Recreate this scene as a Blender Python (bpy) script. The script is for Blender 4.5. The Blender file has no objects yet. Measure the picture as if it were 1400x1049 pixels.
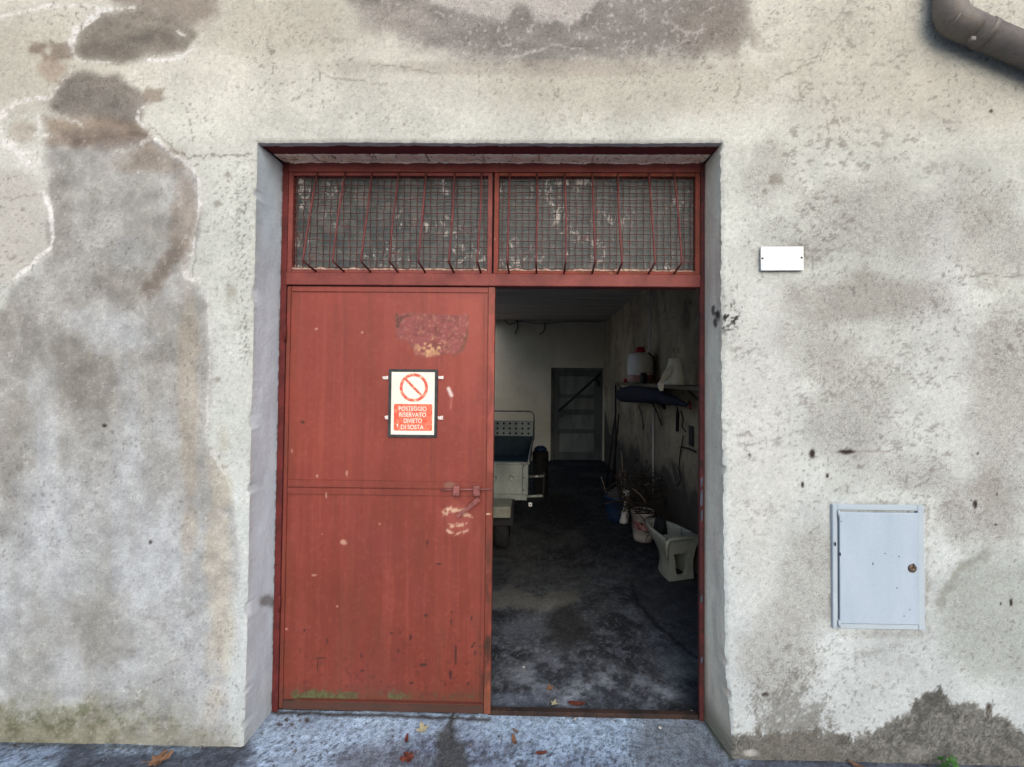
import bpy, bmesh, math, random
import numpy as np
from mathutils import Vector, Matrix
random.seed(7)
S = bpy.context.scene
C = S.collection
RAD = math.radians

# ------------------------------------------------------------------ camera
F = 560.0                      # focal length in photo pixels (photo 1400 x 1049)
YAW, PITCH, ROLL, CX, CY = -0.015288, 0.018281, -0.009781, 723.07, 506.51
EYE = Vector((0, 0, 1.58))
_f0 = Vector((math.sin(YAW), math.cos(YAW), 0)); _r0 = Vector((math.cos(YAW), -math.sin(YAW), 0))
FWD = _f0 * math.cos(PITCH) + Vector((0, 0, math.sin(PITCH)))
_u0 = Vector((0, 0, math.cos(PITCH))) - _f0 * math.sin(PITCH)
RGT = _r0 * math.cos(ROLL) - _u0 * math.sin(ROLL)
UPV = _u0 * math.cos(ROLL) + _r0 * math.sin(ROLL)
cd = bpy.data.cameras.new('camera'); cam = bpy.data.objects.new('camera', cd); C.objects.link(cam)
cd.sensor_fit = 'HORIZONTAL'; cd.sensor_width = 36.0; cd.lens = 36.0 * F / 1400
cd.shift_x = -(CX - 700) / 1400; cd.shift_y = (CY - 524.5) / 1400
cd.clip_start = 0.05; cd.clip_end = 1000
M3 = Matrix((RGT, UPV, -FWD)).transposed()
cam.matrix_world = Matrix.Translation(EYE) @ M3.to_4x4()
S.camera = cam

# ------------------------------------------------------------------ light
SUN_DIR = Vector((0.20, -0.80, 0.54)).normalized()     # towards the sun
w = bpy.data.worlds.new('World'); S.world = w; w.use_nodes = True
nt = w.node_tree; nt.nodes.clear()
sky = nt.nodes.new('ShaderNodeTexSky'); sky.sky_type = 'NISHITA'; sky.sun_disc = False
sky.sun_elevation = math.asin(SUN_DIR.z); sky.sun_rotation = math.atan2(SUN_DIR.x, SUN_DIR.y)
sky.air_density = 1.0; sky.dust_density = 2.5; sky.ozone_density = 1.0
bg = nt.nodes.new('ShaderNodeBackground'); bg.inputs['Strength'].default_value = 0.14
wo = nt.nodes.new('ShaderNodeOutputWorld')
nt.links.new(sky.outputs[0], bg.inputs['Color']); nt.links.new(bg.outputs[0], wo.inputs['Surface'])
sl = bpy.data.lights.new('sun', 'SUN'); sl.energy = 1.0; sl.angle = RAD(75); sl.color = (1.0, 0.985, 0.94)
so = bpy.data.objects.new('sun', sl); C.objects.link(so)
so.rotation_euler = (-SUN_DIR).to_track_quat('-Z', 'Y').to_euler()
so.location = SUN_DIR * 30
S.view_settings.view_transform = 'Standard'; S.view_settings.look = 'None'
S.view_settings.exposure = 0.68; S.view_settings.gamma = 1.0
S.cycles.use_denoising = True
S.cycles.max_bounces = 10; S.cycles.diffuse_bounces = 6
S.cycles.sample_clamp_indirect = 6.0

# ------------------------------------------------------------------ photo geometry helpers
def ray(u, v):
    return FWD + RGT * ((u - CX) / F) - UPV * ((v - CY) / F)
def P(u, v, Y):                       # point seen at (u, v) on the plane y = Y
    k = ray(u, v); return EYE + k * (Y / k.y)
def G(u, v, z=0.0):                   # point seen at (u, v) on the level z
    k = ray(u, v); return EYE + k * ((z - EYE.z) / k.z)
def PX(u, v, X):
    k = ray(u, v); return EYE + k * (X / k.x)
def proj(x, y, z):
    d = np.stack([x - EYE.x, y - EYE.y, z - EYE.z], -1)
    fw = np.maximum(d @ np.array(FWD), 1e-3)
    return CX + F * (d @ np.array(RGT)) / fw, CY - F * (d @ np.array(UPV)) / fw

YW, YD = 1.75, 1.94                   # wall face, door face
XL, XR, ZT = -1.225, 0.797, 2.597     # the opening
RX0, RX1, RY0, RY1, RZ = -2.2, 1.33, 2.14, 7.85, 2.68   # the room

# ------------------------------------------------------------------ numpy noise and painting
_T = np.random.RandomState(3).rand(256, 256)
def vnoise(x, y, seed=0):
    x = np.asarray(x) + seed * 17.31; y = np.asarray(y) + seed * 9.77
    ix = np.floor(x).astype(int); iy = np.floor(y).astype(int)
    fx = x - ix; fy = y - iy
    fx = fx * fx * (3 - 2 * fx); fy = fy * fy * (3 - 2 * fy)
    a = _T[ix & 255, iy & 255]; b = _T[(ix + 1) & 255, iy & 255]
    c = _T[ix & 255, (iy + 1) & 255]; d = _T[(ix + 1) & 255, (iy + 1) & 255]
    return (a * (1 - fx) + b * fx) * (1 - fy) + (c * (1 - fx) + d * fx) * fy
def fbm(x, y, seed=0, octv=5, gain=0.55):
    s = 0; a = 1; t = 0
    for o in range(octv):
        s = s + a * vnoise(x * 2 ** o, y * 2 ** o, seed + o * 3.7); t += a; a *= gain
    return s / t                       # 0..1, about 0.5
def sstep(a, b, x):
    t = np.clip((x - a) / (b - a), 0, 1); return t * t * (3 - 2 * t)
def segd(u, v, a, b):
    ax, ay = a; bx, by = b
    dx, dy = bx - ax, by - ay
    t = np.clip(((u - ax) * dx + (v - ay) * dy) / (dx * dx + dy * dy + 1e-9), 0, 1)
    return np.hypot(u - ax - t * dx, v - ay - t * dy)
def polysd(u, v, pts):                 # signed distance, positive inside
    d = np.full(u.shape, 1e9); ins = np.zeros(u.shape, bool); n = len(pts)
    for i in range(n):
        a, b = pts[i], pts[(i + 1) % n]
        d = np.minimum(d, segd(u, v, a, b))
        if a[1] != b[1]:
            ins ^= ((a[1] > v) != (b[1] > v)) & (u < (b[0] - a[0]) * (v - a[1]) / (b[1] - a[1]) + a[0])
    return np.where(ins, d, -d)
def poly(u, v, pts, soft=6, warp=8, ws=30, seed=1):
    n = (fbm(u / ws, v / ws, seed, 5, 0.6) - 0.5) * 2 * warp
    return sstep(-soft, soft, polysd(u, v, pts) + n)
def stroke(u, v, pts, wd, soft=2.0, warp=2, ws=9, seed=2):
    du = (fbm(u / ws, v / ws, seed, 3) - 0.5) * 2 * warp; dv = (fbm(u / ws, v / ws, seed + 5, 3) - 0.5) * 2 * warp
    d = np.full(u.shape, 1e9)
    for a, b in zip(pts[:-1], pts[1:]): d = np.minimum(d, segd(u + du, v + dv, a, b))
    return 1 - sstep(wd - soft, wd + soft, d)
def blob(u, v, cu, cv, ru, rv, warp=0.25, ws=30, seed=4):
    r = np.hypot((u - cu) / ru, (v - cv) / rv) + (fbm(u / ws, v / ws, seed) - 0.5) * 2 * warp
    return 1 - sstep(0.45, 1.1, r)
def speck(m, u, v, sc=3.2, seed=70, w=.15):          # soft mask broken into grains at its edge
    n = fbm(u / sc, v / sc, seed, 3, .7); return sstep(.5 - w, .5 + w, (n - .5) * 1.15 + .5 + (m - .5) * 1.25)
class Paint:
    def __init__(s, u, v, base):
        s.u, s.v = u, v; s.c = np.tile(np.array(base, float), (u.size, 1)); s.g = np.full(u.size, 0.35)
    def mix(s, m, col, a=1.0):
        k = (np.clip(m, 0, 1) * a)[:, None]; s.c = s.c * (1 - k) + np.array(col, float) * k
    def mul(s, f): s.c = s.c * (np.asarray(f)[:, None])
def lin(c):
    c = np.clip(np.asarray(c, float) / 255, 0, 1)
    return np.where(c <= 0.04045, c / 12.92, ((c + 0.055) / 1.055) ** 2.4)
def L(r, g, b, k=0.8): return tuple(lin((r, g, b)) * k) + (1,)

# ------------------------------------------------------------------ objects
OFF = {}
def link(o, parent=None):
    C.objects.link(o)
    if parent: o.parent = parent
    return o
def tag(o, label=None, cat=None, group=None, kind=None):
    if label: o['label'] = label
    if cat: o['category'] = cat
    if group: o['group'] = group
    if kind: o['kind'] = kind
    return o
def thing(name, loc, label, cat, group=None):
    o = bpy.data.objects.new(name, None); o.empty_display_size = 0.1; o.location = loc
    link(o); OFF[o.name] = Vector(loc)
    return tag(o, label, cat, group)
def off(parent): return OFF.get(parent.name, Vector((0, 0, 0))) if parent else Vector((0, 0, 0))
def raw(name, V, Fc, mat, parent=None, smooth=False):
    V = np.asarray(V, float) - np.array(off(parent))
    m = bpy.data.meshes.new(name); m.from_pydata(V.tolist(), [], Fc); m.update()
    if smooth: m.polygons.foreach_set('use_smooth', [True] * len(m.polygons))
    if mat: m.materials.append(mat)
    o = bpy.data.objects.new(name, m); link(o, parent); OFF[o.name] = off(parent)
    return o
class MB:
    def __init__(s): s.bm = bmesh.new()
    def box(s, a, b, bev=0.0, rot=None, seg=1):
        a, b = Vector(a), Vector(b); c = (a + b) / 2; d = b - a
        t = bmesh.new(); bmesh.ops.create_cube(t, size=1)
        for q in t.verts: q.co = Vector((q.co.x * d.x, q.co.y * d.y, q.co.z * d.z))
        if bev: bmesh.ops.bevel(t, geom=t.edges[:], offset=bev, segments=seg, profile=0.5, affect='EDGES')
        for q in t.verts: q.co = (rot @ q.co if rot else q.co) + c
        s._add(t); return s
    def _add(s, t):
        mp = {q: s.bm.verts.new(q.co) for q in t.verts}
        for f in t.faces:
            try: n = s.bm.faces.new([mp[q] for q in f.verts]); n.smooth = f.smooth
            except ValueError: pass
        t.free()
    def tube(s, pts, r, n=8, cap=True):
        pts = [Vector(p) for p in pts]; rs = r if isinstance(r, (list, tuple)) else [r] * len(pts)
        rings = []; ref = None
        for i, p in enumerate(pts):
            d = (pts[min(i + 1, len(pts) - 1)] - pts[max(i - 1, 0)]).normalized()
            if ref is None: ref = d.orthogonal().normalized()
            x = (ref - d * ref.dot(d)).normalized(); y = d.cross(x); ref = x
            rings.append([s.bm.verts.new(p + (x * math.cos(k * 2 * math.pi / n) + y * math.sin(k * 2 * math.pi / n)) * rs[i]) for k in range(n)])
        for a, b in zip(rings[:-1], rings[1:]):
            for k in range(n):
                f = s.bm.faces.new((a[k], a[(k + 1) % n], b[(k + 1) % n], b[k])); f.smooth = n > 5
        if cap:
            s.bm.faces.new(rings[0][::-1]); s.bm.faces.new(rings[-1])
        return s
    def loft(s, rings, closed=True, cap0=True, cap1=True, smooth=True):
        R = [[s.bm.verts.new(p) for p in r] for r in rings]; n = len(R[0])
        for a, b in zip(R[:-1], R[1:]):
            for k in range(n if closed else n - 1):
                f = s.bm.faces.new((a[k], a[(k + 1) % n], b[(k + 1) % n], b[k])); f.smooth = smooth
        if cap0: s.bm.faces.new(R[0][::-1])
        if cap1: s.bm.faces.new(R[-1])
        return s
    def lathe(s, c, prof, n=28, jit=0.0):
        c = Vector(c); rings = []
        for r, z in prof:
            rings.append([c + Vector((math.cos(k * 2 * math.pi / n) * r, math.sin(k * 2 * math.pi / n) * r, z)) for k in range(n)])
        return s.loft(rings)
    def poly(s, pts):
        s.bm.faces.new([s.bm.verts.new(p) for p in pts]); return s
    def slab(s, pts, n):              # flat outline with thickness vector n
        n = Vector(n); a = [s.bm.verts.new(p) for p in pts]; b = [s.bm.verts.new(Vector(p) + n) for p in pts]
        s.bm.faces.new(a[::-1]); s.bm.faces.new(b); k = len(a)
        for i in range(k): s.bm.faces.new((a[i], a[(i + 1) % k], b[(i + 1) % k], b[i]))
        return s
    def build(s, name, mat, parent=None, label=None):
        o_ = off(parent)
        for q in s.bm.verts: q.co -= o_
        bmesh.ops.recalc_face_normals(s.bm, faces=s.bm.faces[:])
        m = bpy.data.meshes.new(name); s.bm.to_mesh(m); s.bm.free()
        if mat: m.materials.append(mat)
        o = bpy.data.objects.new(name, m); link(o, parent); OFF[o.name] = Vector(o_)
        if label: o['label'] = label
        return o

# ------------------------------------------------------------------ materials
class NT:
    def __init__(s, name):
        s.m = bpy.data.materials.new(name); s.m.use_nodes = True; s.t = s.m.node_tree
        s.b = s.t.nodes['Principled BSDF']; s.co = s.t.nodes.new('ShaderNodeTexCoord')
    def n(s, typ, **k):
        q = s.t.nodes.new('ShaderNode' + typ)
        for a, v in k.items():
            if a in q.inputs: q.inputs[a].default_value = v
            else: setattr(q, a, v)
        return q
    def l(s, a, b): s.t.links.new(a, b)
    def noise(s, scale, detail=4, rough=0.55, dist=0.0, stretch=None, lac=2.0):
        q = s.n('TexNoise'); q.inputs['Scale'].default_value = scale; q.inputs['Detail'].default_value = detail
        q.inputs['Roughness'].default_value = rough; q.inputs['Distortion'].default_value = dist
        src = s.co.outputs['Object']
        if stretch:
            mp = s.n('Mapping'); mp.inputs['Scale'].default_value = stretch; s.l(src, mp.inputs['Vector']); src = mp.outputs[0]
        s.l(src, q.inputs['Vector']); return q.outputs['Fac']
    def rng(s, x, a, b, c, d, smooth=False):
        q = s.n('MapRange'); q.interpolation_type = 'SMOOTHSTEP' if smooth else 'LINEAR'
        for i, v in zip((1, 2, 3, 4), (a, b, c, d)): q.inputs[i].default_value = v
        s.l(x, q.inputs[0]); return q.outputs[0]
    def math(s, op, a, b):
        q = s.n('Math', operation=op)
        for i, x in ((0, a), (1, b)):
            if isinstance(x, (int, float)): q.inputs[i].default_value = x
            else: s.l(x, q.inputs[i])
        return q.outputs[0]
    def mix(s, fac, a, b, blend='MIX'):
        q = s.n('Mix'); q.data_type = 'RGBA'; q.blend_type = blend
        for i, x in ((0, fac), (6, a), (7, b)):
            if isinstance(x, (int, float)): q.inputs[i].default_value = x
            elif isinstance(x, (tuple, list)): q.inputs[i].default_value = x
            else: s.l(x, q.inputs[i])
        return q.outputs[2]
    def scale(s, col, f):              # colour times scalar
        q = s.n('VectorMath', operation='SCALE'); s.l(col, q.inputs[0])
        if isinstance(f, (int, float)): q.inputs['Scale'].default_value = f
        else: s.l(f, q.inputs['Scale'])
        return q.outputs[0]
    def bump(s, h, strength=0.3, dist=0.004, prev=None):
        q = s.n('Bump'); q.inputs['Strength'].default_value = strength; q.inputs['Distance'].default_value = dist
        s.l(h, q.inputs['Height'])
        if prev: s.l(prev, q.inputs['Normal'])
        return q.outputs[0]
    def fin(s, col=None, rough=0.8, nrm=None, metal=0.0, spec=0.3):
        if col is not None:
            if isinstance(col, tuple): s.b.inputs['Base Color'].default_value = col
            else: s.l(col, s.b.inputs['Base Color'])
        if isinstance(rough, (int, float)): s.b.inputs['Roughness'].default_value = rough
        else: s.l(rough, s.b.inputs['Roughness'])
        s.b.inputs['Metallic'].default_value = metal
        s.b.inputs['Specular IOR Level'].default_value = spec
        if nrm: s.l(nrm, s.b.inputs['Normal'])
        return s.m
def plaster_mat(name, fine=230, amp=0.20, pits=1.0, bstr=0.5):
    t = NT(name); a = t.n('VertexColor', layer_name='col')
    f = t.noise(fine, 4, 0.72); f2 = t.noise(fine * 0.30, 4, 0.65, 0.6); big = t.noise(7, 6, 0.6)
    am = t.math('ADD', t.math('MULTIPLY', a.outputs['Alpha'], amp * 1.5), amp * .45)
    k = t.math('ADD', 1.0, t.math('MULTIPLY', am, t.math('ADD', t.rng(f, 0.3, 0.7, -1, 1), t.rng(f2, 0.3, 0.7, -.45, .45))))
    k = t.math('MULTIPLY', k, t.rng(big, 0.3, 0.7, 0.95, 1.05))
    col = t.scale(a.outputs['Color'], k)
    s1 = t.noise(64, 5, 0.7, 2.2, (1, 1, 1.4)); s2 = t.noise(5, 3, 0.6)
    th = t.math('ADD', s1, t.math('MULTIPLY', t.math('SUBTRACT', s2, 0.5), 0.22))
    sp = t.math('MULTIPLY', t.rng(th, 0.57, 0.66, 0, 1, True), t.math('MULTIPLY', a.outputs['Alpha'], pits))
    col = t.mix(t.math('MINIMUM', sp, 0.8), col, t.scale(col, 0.42))
    n = t.bump(f2, bstr * 0.7, 0.006); n = t.bump(f, bstr, 0.004, n)
    return t.fin(col, 0.95, n, 0, 0.15)
def noisy(name, c1, c2, scale=8, rough=0.7, metal=0.0, stretch=None, det=6, lo=0.4, hi=0.62, bstr=0.15, bs=90, spec=0.3, dirt=None, gamp=.12):
    t = NT(name); f = t.noise(scale, det, 0.62, 0.4, stretch)
    col = t.mix(t.rng(f, lo, hi, 0, 1), c1, c2)
    g = t.noise(bs, 3, 0.6); col = t.scale(col, t.rng(g, 0.3, 0.7, 1 - gamp, 1 + gamp))
    if dirt:
        d = t.noise(dirt[1], 7, 0.7, 0.8); col = t.mix(t.rng(d, dirt[2], dirt[2] + 0.06, 0, 1), col, dirt[0])
    return t.fin(col, rough, t.bump(g, bstr, 0.003), metal, spec)
M = {}
M['plaster'] = plaster_mat('weathered plaster', 230, 0.16, 1.0, 0.6)
M['ground'] = plaster_mat('worn concrete apron', 150, 0.34, 1.2, 0.8)
M['floor'] = plaster_mat('dark trodden concrete', 110, 0.30, 0.8, 0.6)
def paint_metal(name, amp=0.06):
    t = NT(name); a = t.n('VertexColor', layer_name='col')
    f = t.noise(160, 3, 0.6); st = t.noise(30, 5, 0.6, 0.2, (1, 1, 0.05)); big = t.noise(3, 4, 0.5)
    k = t.math('MULTIPLY', t.rng(f, .3, .7, 1 - amp, 1 + amp), t.rng(st, .3, .7, .96, 1.04))
    col = t.scale(a.outputs['Color'], k)
    n = t.bump(big, 0.45, 0.02); n = t.bump(f, 0.08, 0.002, n)
    r = t.math('ADD', t.math('MULTIPLY', a.outputs['Alpha'], 0.35), 0.50)
    return t.fin(col, r, n, 0, 0.35)
M['red_sheet'] = paint_metal('faded red sheet paint')
RED, RED2, RUST = L(158, 74, 66), L(130, 56, 50), L(96, 60, 42)
M['red'] = noisy('faded red paint', L(140, 70, 63), L(118, 56, 51), 6, 0.6, dirt=(L(110, 72, 52), 26, 0.64), bstr=0.1)
M['red_dark'] = noisy('dark red paint', L(112, 44, 42), L(88, 34, 34), 9, 0.7, dirt=(L(60, 36, 30), 30, 0.60))
M['red_rust'] = noisy('rusty red paint', L(142, 66, 56), L(116, 62, 44), 10, 0.75, dirt=(L(150, 104, 74), 34, 0.58), bstr=0.3)
M['post'] = noisy('dark worn red post', L(104, 48, 46), L(70, 40, 40), 9, .75, dirt=(L(52, 40, 36), 24, .58))
M['rust'] = noisy('dirty rusted steel', L(62, 46, 40), L(40, 33, 31), 12, 0.85, dirt=(L(78, 52, 44), 22, 0.60), bstr=0.4)
M['wire'] = noisy('rusty wire', L(92, 52, 48), L(66, 44, 42), 20, 0.8)
M['dust'] = noisy('plaster crumbs', L(196, 164, 146), L(128, 92, 78), 60, .95, bstr=.6)
M['bar'] = noisy('red painted bar', L(116, 60, 58), L(92, 50, 50), 14, 0.7, dirt=(L(142, 92, 80), 40, 0.62))
M['brick'] = noisy('limed brick', L(255, 232, 206, 1), L(240, 200, 174, 1), 16, 0.9, dirt=(L(112, 62, 52), 30, 0.57), bstr=1.0, bs=45)
M['galv'] = noisy('dull grey pipe', L(126, 119, 112), L(106, 100, 95), 5, 0.55, dirt=(L(112, 84, 76), 9, 0.66), bstr=0.05)
M['galv_seam'] = noisy('pipe seam', L(128, 124, 120), L(100, 96, 92), 20, 0.5)
M['cab'] = noisy('pale blue grey enamel', L(184, 197, 208, .8), L(174, 188, 200, .8), 4, 0.5, bstr=0.03, gamp=.03, dirt=(L(160, 164, 168), 14, 0.72))
M['cabdoor'] = noisy('pale blue enamel door', L(180, 195, 210, .8), L(170, 186, 202, .8), 5, 0.45, stretch=(1, 1, .3), bstr=0.03, gamp=.03, dirt=(L(150, 156, 164), 46, 0.74))
M['black'] = noisy('black rubber', L(34, 34, 35), L(22, 22, 24), 20, 0.8)
M['brass'] = noisy('tarnished brass', L(112, 98, 86), L(84, 74, 66), 60, 0.55, 0.3)
M['white'] = noisy('white plastic', (0.70, 0.72, 0.72, 1), (0.64, 0.66, 0.67, 1), 6, 0.45, bstr=0.02, gamp=.02, dirt=((.58, .60, .60, 1), 16, .70))
M['screw'] = noisy('dull screw', L(110, 108, 105), L(80, 78, 76), 80, 0.5, 0.5)

# ------------------------------------------------------------------ painted grids
def lines(a, b, step, must=()):
    xs = [a]
    for m in sorted([m for m in must if a < m < b]) + [b]:
        n = max(1, int(round((m - xs[-1]) / step))); xs += list(np.linspace(xs[-1], m, n + 1)[1:])
    return np.array(xs)
def grid_faces(nx, nz, keep=None, base=0):
    i, j = np.meshgrid(np.arange(nx - 1), np.arange(nz - 1), indexing='ij')
    a = i * nz + j
    Fq = np.stack([a, a + nz, a + nz + 1, a + 1], -1)
    if keep is not None: Fq = Fq[keep]
    return Fq.reshape(-1, 4) + base
def mesh_np(name, V, Fq, mat, parent, cols, grain, smooth=True, K=0.8):
    V = V - np.array(off(parent))
    used = np.zeros(len(V), bool); used[Fq.ravel()] = True
    idx = np.cumsum(used) - 1; V = V[used]; Fq = idx[Fq]; cols = cols[used]; grain = grain[used]
    m = bpy.data.meshes.new(name); m.vertices.add(len(V)); m.vertices.foreach_set('co', V.astype(np.float32).ravel())
    nf = len(Fq); m.loops.add(nf * 4); m.loops.foreach_set('vertex_index', Fq.astype(np.int32).ravel())
    m.polygons.add(nf); m.polygons.foreach_set('loop_start', np.arange(0, nf * 4, 4, dtype=np.int32))
    m.polygons.foreach_set('loop_total', np.full(nf, 4, np.int32))
    m.polygons.foreach_set('use_smooth', np.full(nf, smooth))
    m.update(calc_edges=True); m.validate()
    at = m.color_attributes.new('col', 'FLOAT_COLOR', 'POINT')
    rgba = np.concatenate([lin(cols) * K, np.clip(grain, 0, 1)[:, None]], 1).astype(np.float32)
    at.data.foreach_set('color', rgba.ravel())
    m.materials.append(mat)
    o = bpy.data.objects.new(name, m); link(o, parent); OFF[o.name] = off(parent)
    return o

# ---- the facade plaster: every stain is placed where it sits on the wall
def hz_(u, v): return sstep(.42, .66, fbm(u / 90, v / 90, 65)) * .8
def speck1(u, v, pts, soft=9, warp=8):
    m = poly(u, v, pts, soft, warp, 30, 8); return .72 * m + .28 * speck(m, u, v, 2.6, 70, .3)
def paint_wall(u, v):
    p = Paint(u, v, (210, 211, 200)); N = lambda s, seed, o=5: fbm(u / s, v / s, seed, o)
    p.mix(sstep(330, 30, v) * sstep(0, 500, u * 0 + 400), (217, 209, 190), 0.7)
    p.mix(sstep(350, 1000, v), (205, 211, 210), 0.85)
    p.mul(0.93 + 0.14 * N(220, 11)); p.mul(0.90 + 0.20 * N(60, 12))
    p.g[:] = 0.30 + 0.25 * (N(120, 13) - 0.5) * 2
    # warm tan washes
    for b, a in ((blob(u, v, 850, 115, 260, 55), .55), (blob(u, v, 390, 30, 150, 60), .6), (blob(u, v, 60, 90, 160, 90), .55),
                 (blob(u, v, 1180, 90, 140, 120), .35), (blob(u, v, 1320, 130, 120, 60), .35)):
        p.mix(b, (188, 180, 162), a)
    # right hand wall: pale vertical rubs and grey drifts
    R = sstep(985, 1010, u)
    p.mix(R * blob(u, v, 1290, 480, 45, 260, .3, 60), (214, 214, 208), .6)
    p.mix(R * blob(u, v, 1040, 600, 60, 330, .3, 60), (216, 214, 206), .55)
    for cu, cv, ru, rv, a in ((1180, 410, 130, 45, .55), (1070, 350, 60, 30, .35), (1170, 560, 70, 120, .35), (1370, 560, 60, 200, .4),
                              (1345, 700, 80, 60, .45), (1120, 790, 70, 100, .35), (1210, 300, 160, 70, .3), (1050, 240, 50, 50, .3),
                              (1360, 330, 70, 90, .3), (1110, 480, 60, 60, .25), (1250, 650, 60, 30, .25), (1060, 900, 80, 70, .35)):
        m = blob(u, v, cu, cv, ru, rv, .5, 40, cu * .1); p.mix(R * m, (150, 144, 134), a); p.g += R * m * .6
    m = poly(u, v, [(1285, 830), (1310, 780), (1360, 755), (1420, 760), (1420, 935), (1330, 935), (1290, 890)], 22, 26, 50, 5)
    p.mix(m, (160, 164, 154), .55); p.g += m * .3
    m = stroke(u, v, [(1285, 825), (1305, 785), (1350, 760)], 6, 7, 8); p.mix(m, (132, 130, 118), .5)
    # big grey zone of the left half
    Z = poly(u, v, [(62, 195), (110, 172), (190, 178), (214, 196), (262, 226), (273, 252), (272, 322), (254, 368), (284, 418), (288, 470), (282, 590),
                    (308, 655), (324, 720), (322, 800), (300, 900), (318, 1040), (-400, 1040), (-400, 430), (12, 425), (20, 392), (70, 348), (61, 325), (66, 240)], 6, 9, 40, 6)
    p.mix(Z, (175, 172, 164), .95)
    q = N(70, 21); p.mix(Z * sstep(.45, .70, q), (150, 147, 138), .55); p.mix(Z * sstep(.52, .72, N(90, 22)), (191, 190, 185), .6)
    p.mix(Z * sstep(540, 800, v), (180, 186, 190), .5)
    # vertical washing in the grey zone
    q = fbm(u / 38, v / 260, 24); p.mix(Z * sstep(380, 520, v) * sstep(.48, .70, q), (193, 196, 197), .5)
    p.mix(Z * sstep(380, 520, v) * sstep(.52, .30, q), (158, 157, 150), .4)
    p.g += Z * .10
    for cu, cv, ru, rv, a in ((110, 500, 60, 90, .55), (130, 575, 45, 60, .5), (30, 470, 60, 60, .45), (165, 385, 60, 40, .45), (20, 640, 40, 110, .4), (215, 480, 26, 70, .3),
                              (215, 650, 30, 70, .3), (150, 860, 110, 60, .4), (80, 300, 20, 70, .35)):
        p.mix(Z * blob(u, v, cu, cv, ru, rv, .5, 34, cu * .07), (132, 127, 116), a)
    for cu, cv, ru, rv, a in ((150, 450, 70, 45, .6), (60, 700, 55, 120, .55), (215, 860, 55, 60, .55), (235, 740, 50, 80, .45), (185, 350, 40, 30, .35), (160, 600, 60, 60, .3)):
        p.mix(Z * blob(u, v, cu, cv, ru, rv, .5, 34, cu * .05), (196, 199, 200), a * .85)
    p.mix(Z * blob(u, v, 258, 560, 16, 260, .5), (176, 160, 138), .45)
    p.mix(blob(u, v, 300, 800, 26, 190, .6, 26), (196, 184, 160), .5)
    m = stroke(u, v, [(246, 338), (222, 372), (204, 396)], 10, 9, 8); p.mix(m, (118, 104, 92), .65)
    # the pale skin left of the flaked patch
    p.mix(poly(u, v, [(-60, 232), (30, 232), (60, 250), (60, 325), (66, 345), (14, 388), (-60, 420)], 6, 6), (198, 192, 180), .75)
    # upper left damp blobs
    p.mix(poly(u, v, [(110, -40), (300, -40), (290, 20), (262, 46), (215, 22), (150, 8)], 16, 18), (128, 114, 102), .65)
    m = speck1(u, v, [(99, 56), (108, 34), (138, 16), (190, 12), (240, 22), (268, 48), (256, 68), (214, 78), (160, 84), (116, 82), (102, 72)]); p.mix(m, (130, 121, 109), .88); p.mul(1 + m * (fbm(u / 30, v / 20, 37) - .5) * .5); p.g += m * .4
    m = blob(u, v, 80, 69, 26, 17, .7, 14) + blob(u, v, 50, 66, 14, 9, .8, 9); p.mix(m, (128, 112, 98), .7)
    p.mix(blob(u, v, 75, 95, 28, 20, .5), (150, 128, 108), .5)
    m = speck1(u, v, [(64, 138), (90, 108), (114, 96), (158, 104), (190, 124), (200, 140), (190, 168), (196, 185), (150, 168), (100, 160), (72, 150)]); p.mix(m, (126, 118, 109), .88); p.mul(1 + m * (fbm(u / 30, v / 20, 38) - .5) * .5); p.g += m * .4
    p.mix(blob(u, v, 210, 132, 20, 15, .8, 12), (142, 126, 110), .65)
    p.mix(poly(u, v, [(60, 160), (190, 165), (205, 190), (120, 196), (62, 200)], 8, 10), (150, 132, 114), .75)
    p.mix(poly(u, v, [(85, 180), (190, 176), (210, 196), (150, 205), (95, 200)], 8, 9), (122, 108, 98), .6)
    p.mix(blob(u, v, 30, 180, 24, 22, .4), (164, 148, 128), .45)
    p.mix(blob(u, v, 205, 220, 60, 26, .5), (140, 122, 104), .5); p.mix(blob(u, v, 250, 290, 22, 70, .5), (150, 132, 116), .45)
    # salt rims
    for pts, wd, a in (([(-10, 24), (30, 16), (60, 8), (128, 9), (146, 14), (185, 9)], 2.4, .7), ([(98, 58), (104, 42), (122, 26), (140, 15), (150, 12)], 5, .85),
                       ([(205, 82), (228, 84), (248, 78), (266, 66)], 2.6, .9), ([(98, 62), (100, 76), (112, 84), (150, 84)], 2.2, .5), ([(242, 44), (252, 48)], 2.0, .6),
                       ([(66, 138), (84, 115), (96, 98)], 2, .55), ([(-5, 170), (8, 150), (24, 139), (62, 134)], 4, .8), ([(0, 165), (2, 190), (16, 206)], 4, .7),
                       ([(12, 200), (30, 210), (46, 222), (54, 232)], 8, .85), ([(202, 146), (192, 150), (188, 158), (190, 166), (197, 173)], 2.4, .85),
                       ([(92, 164), (98, 168), (103, 166), (110, 171), (118, 168)], 1.8, .4), ([(52, 160), (56, 176), (48, 186), (78, 186)], 2.2, .55),
                       ([(194, 198), (200, 192), (207, 187)], 3, .5), ([(214, 193), (236, 212), (262, 227), (272, 248), (273, 282)], 2.8, .9), ([(273, 282), (268, 312), (262, 350)], 1.6, .5),
                       ([(60, 262), (66, 280), (70, 300), (71, 336), (64, 344), (44, 362), (32, 372), (22, 384)], 2.6, .9), ([(250, 366), (258, 378), (272, 384)], 4, .6),
                       ([(284, 396), (288, 470), (282, 590), (290, 620), (308, 650)], 1.5, .45)):
        k = fbm(u / 7, v / 7, 33, 4, .7); wv = wd * (.55 + 1.0 * fbm(u / 26, v / 26, 34, 3))
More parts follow.
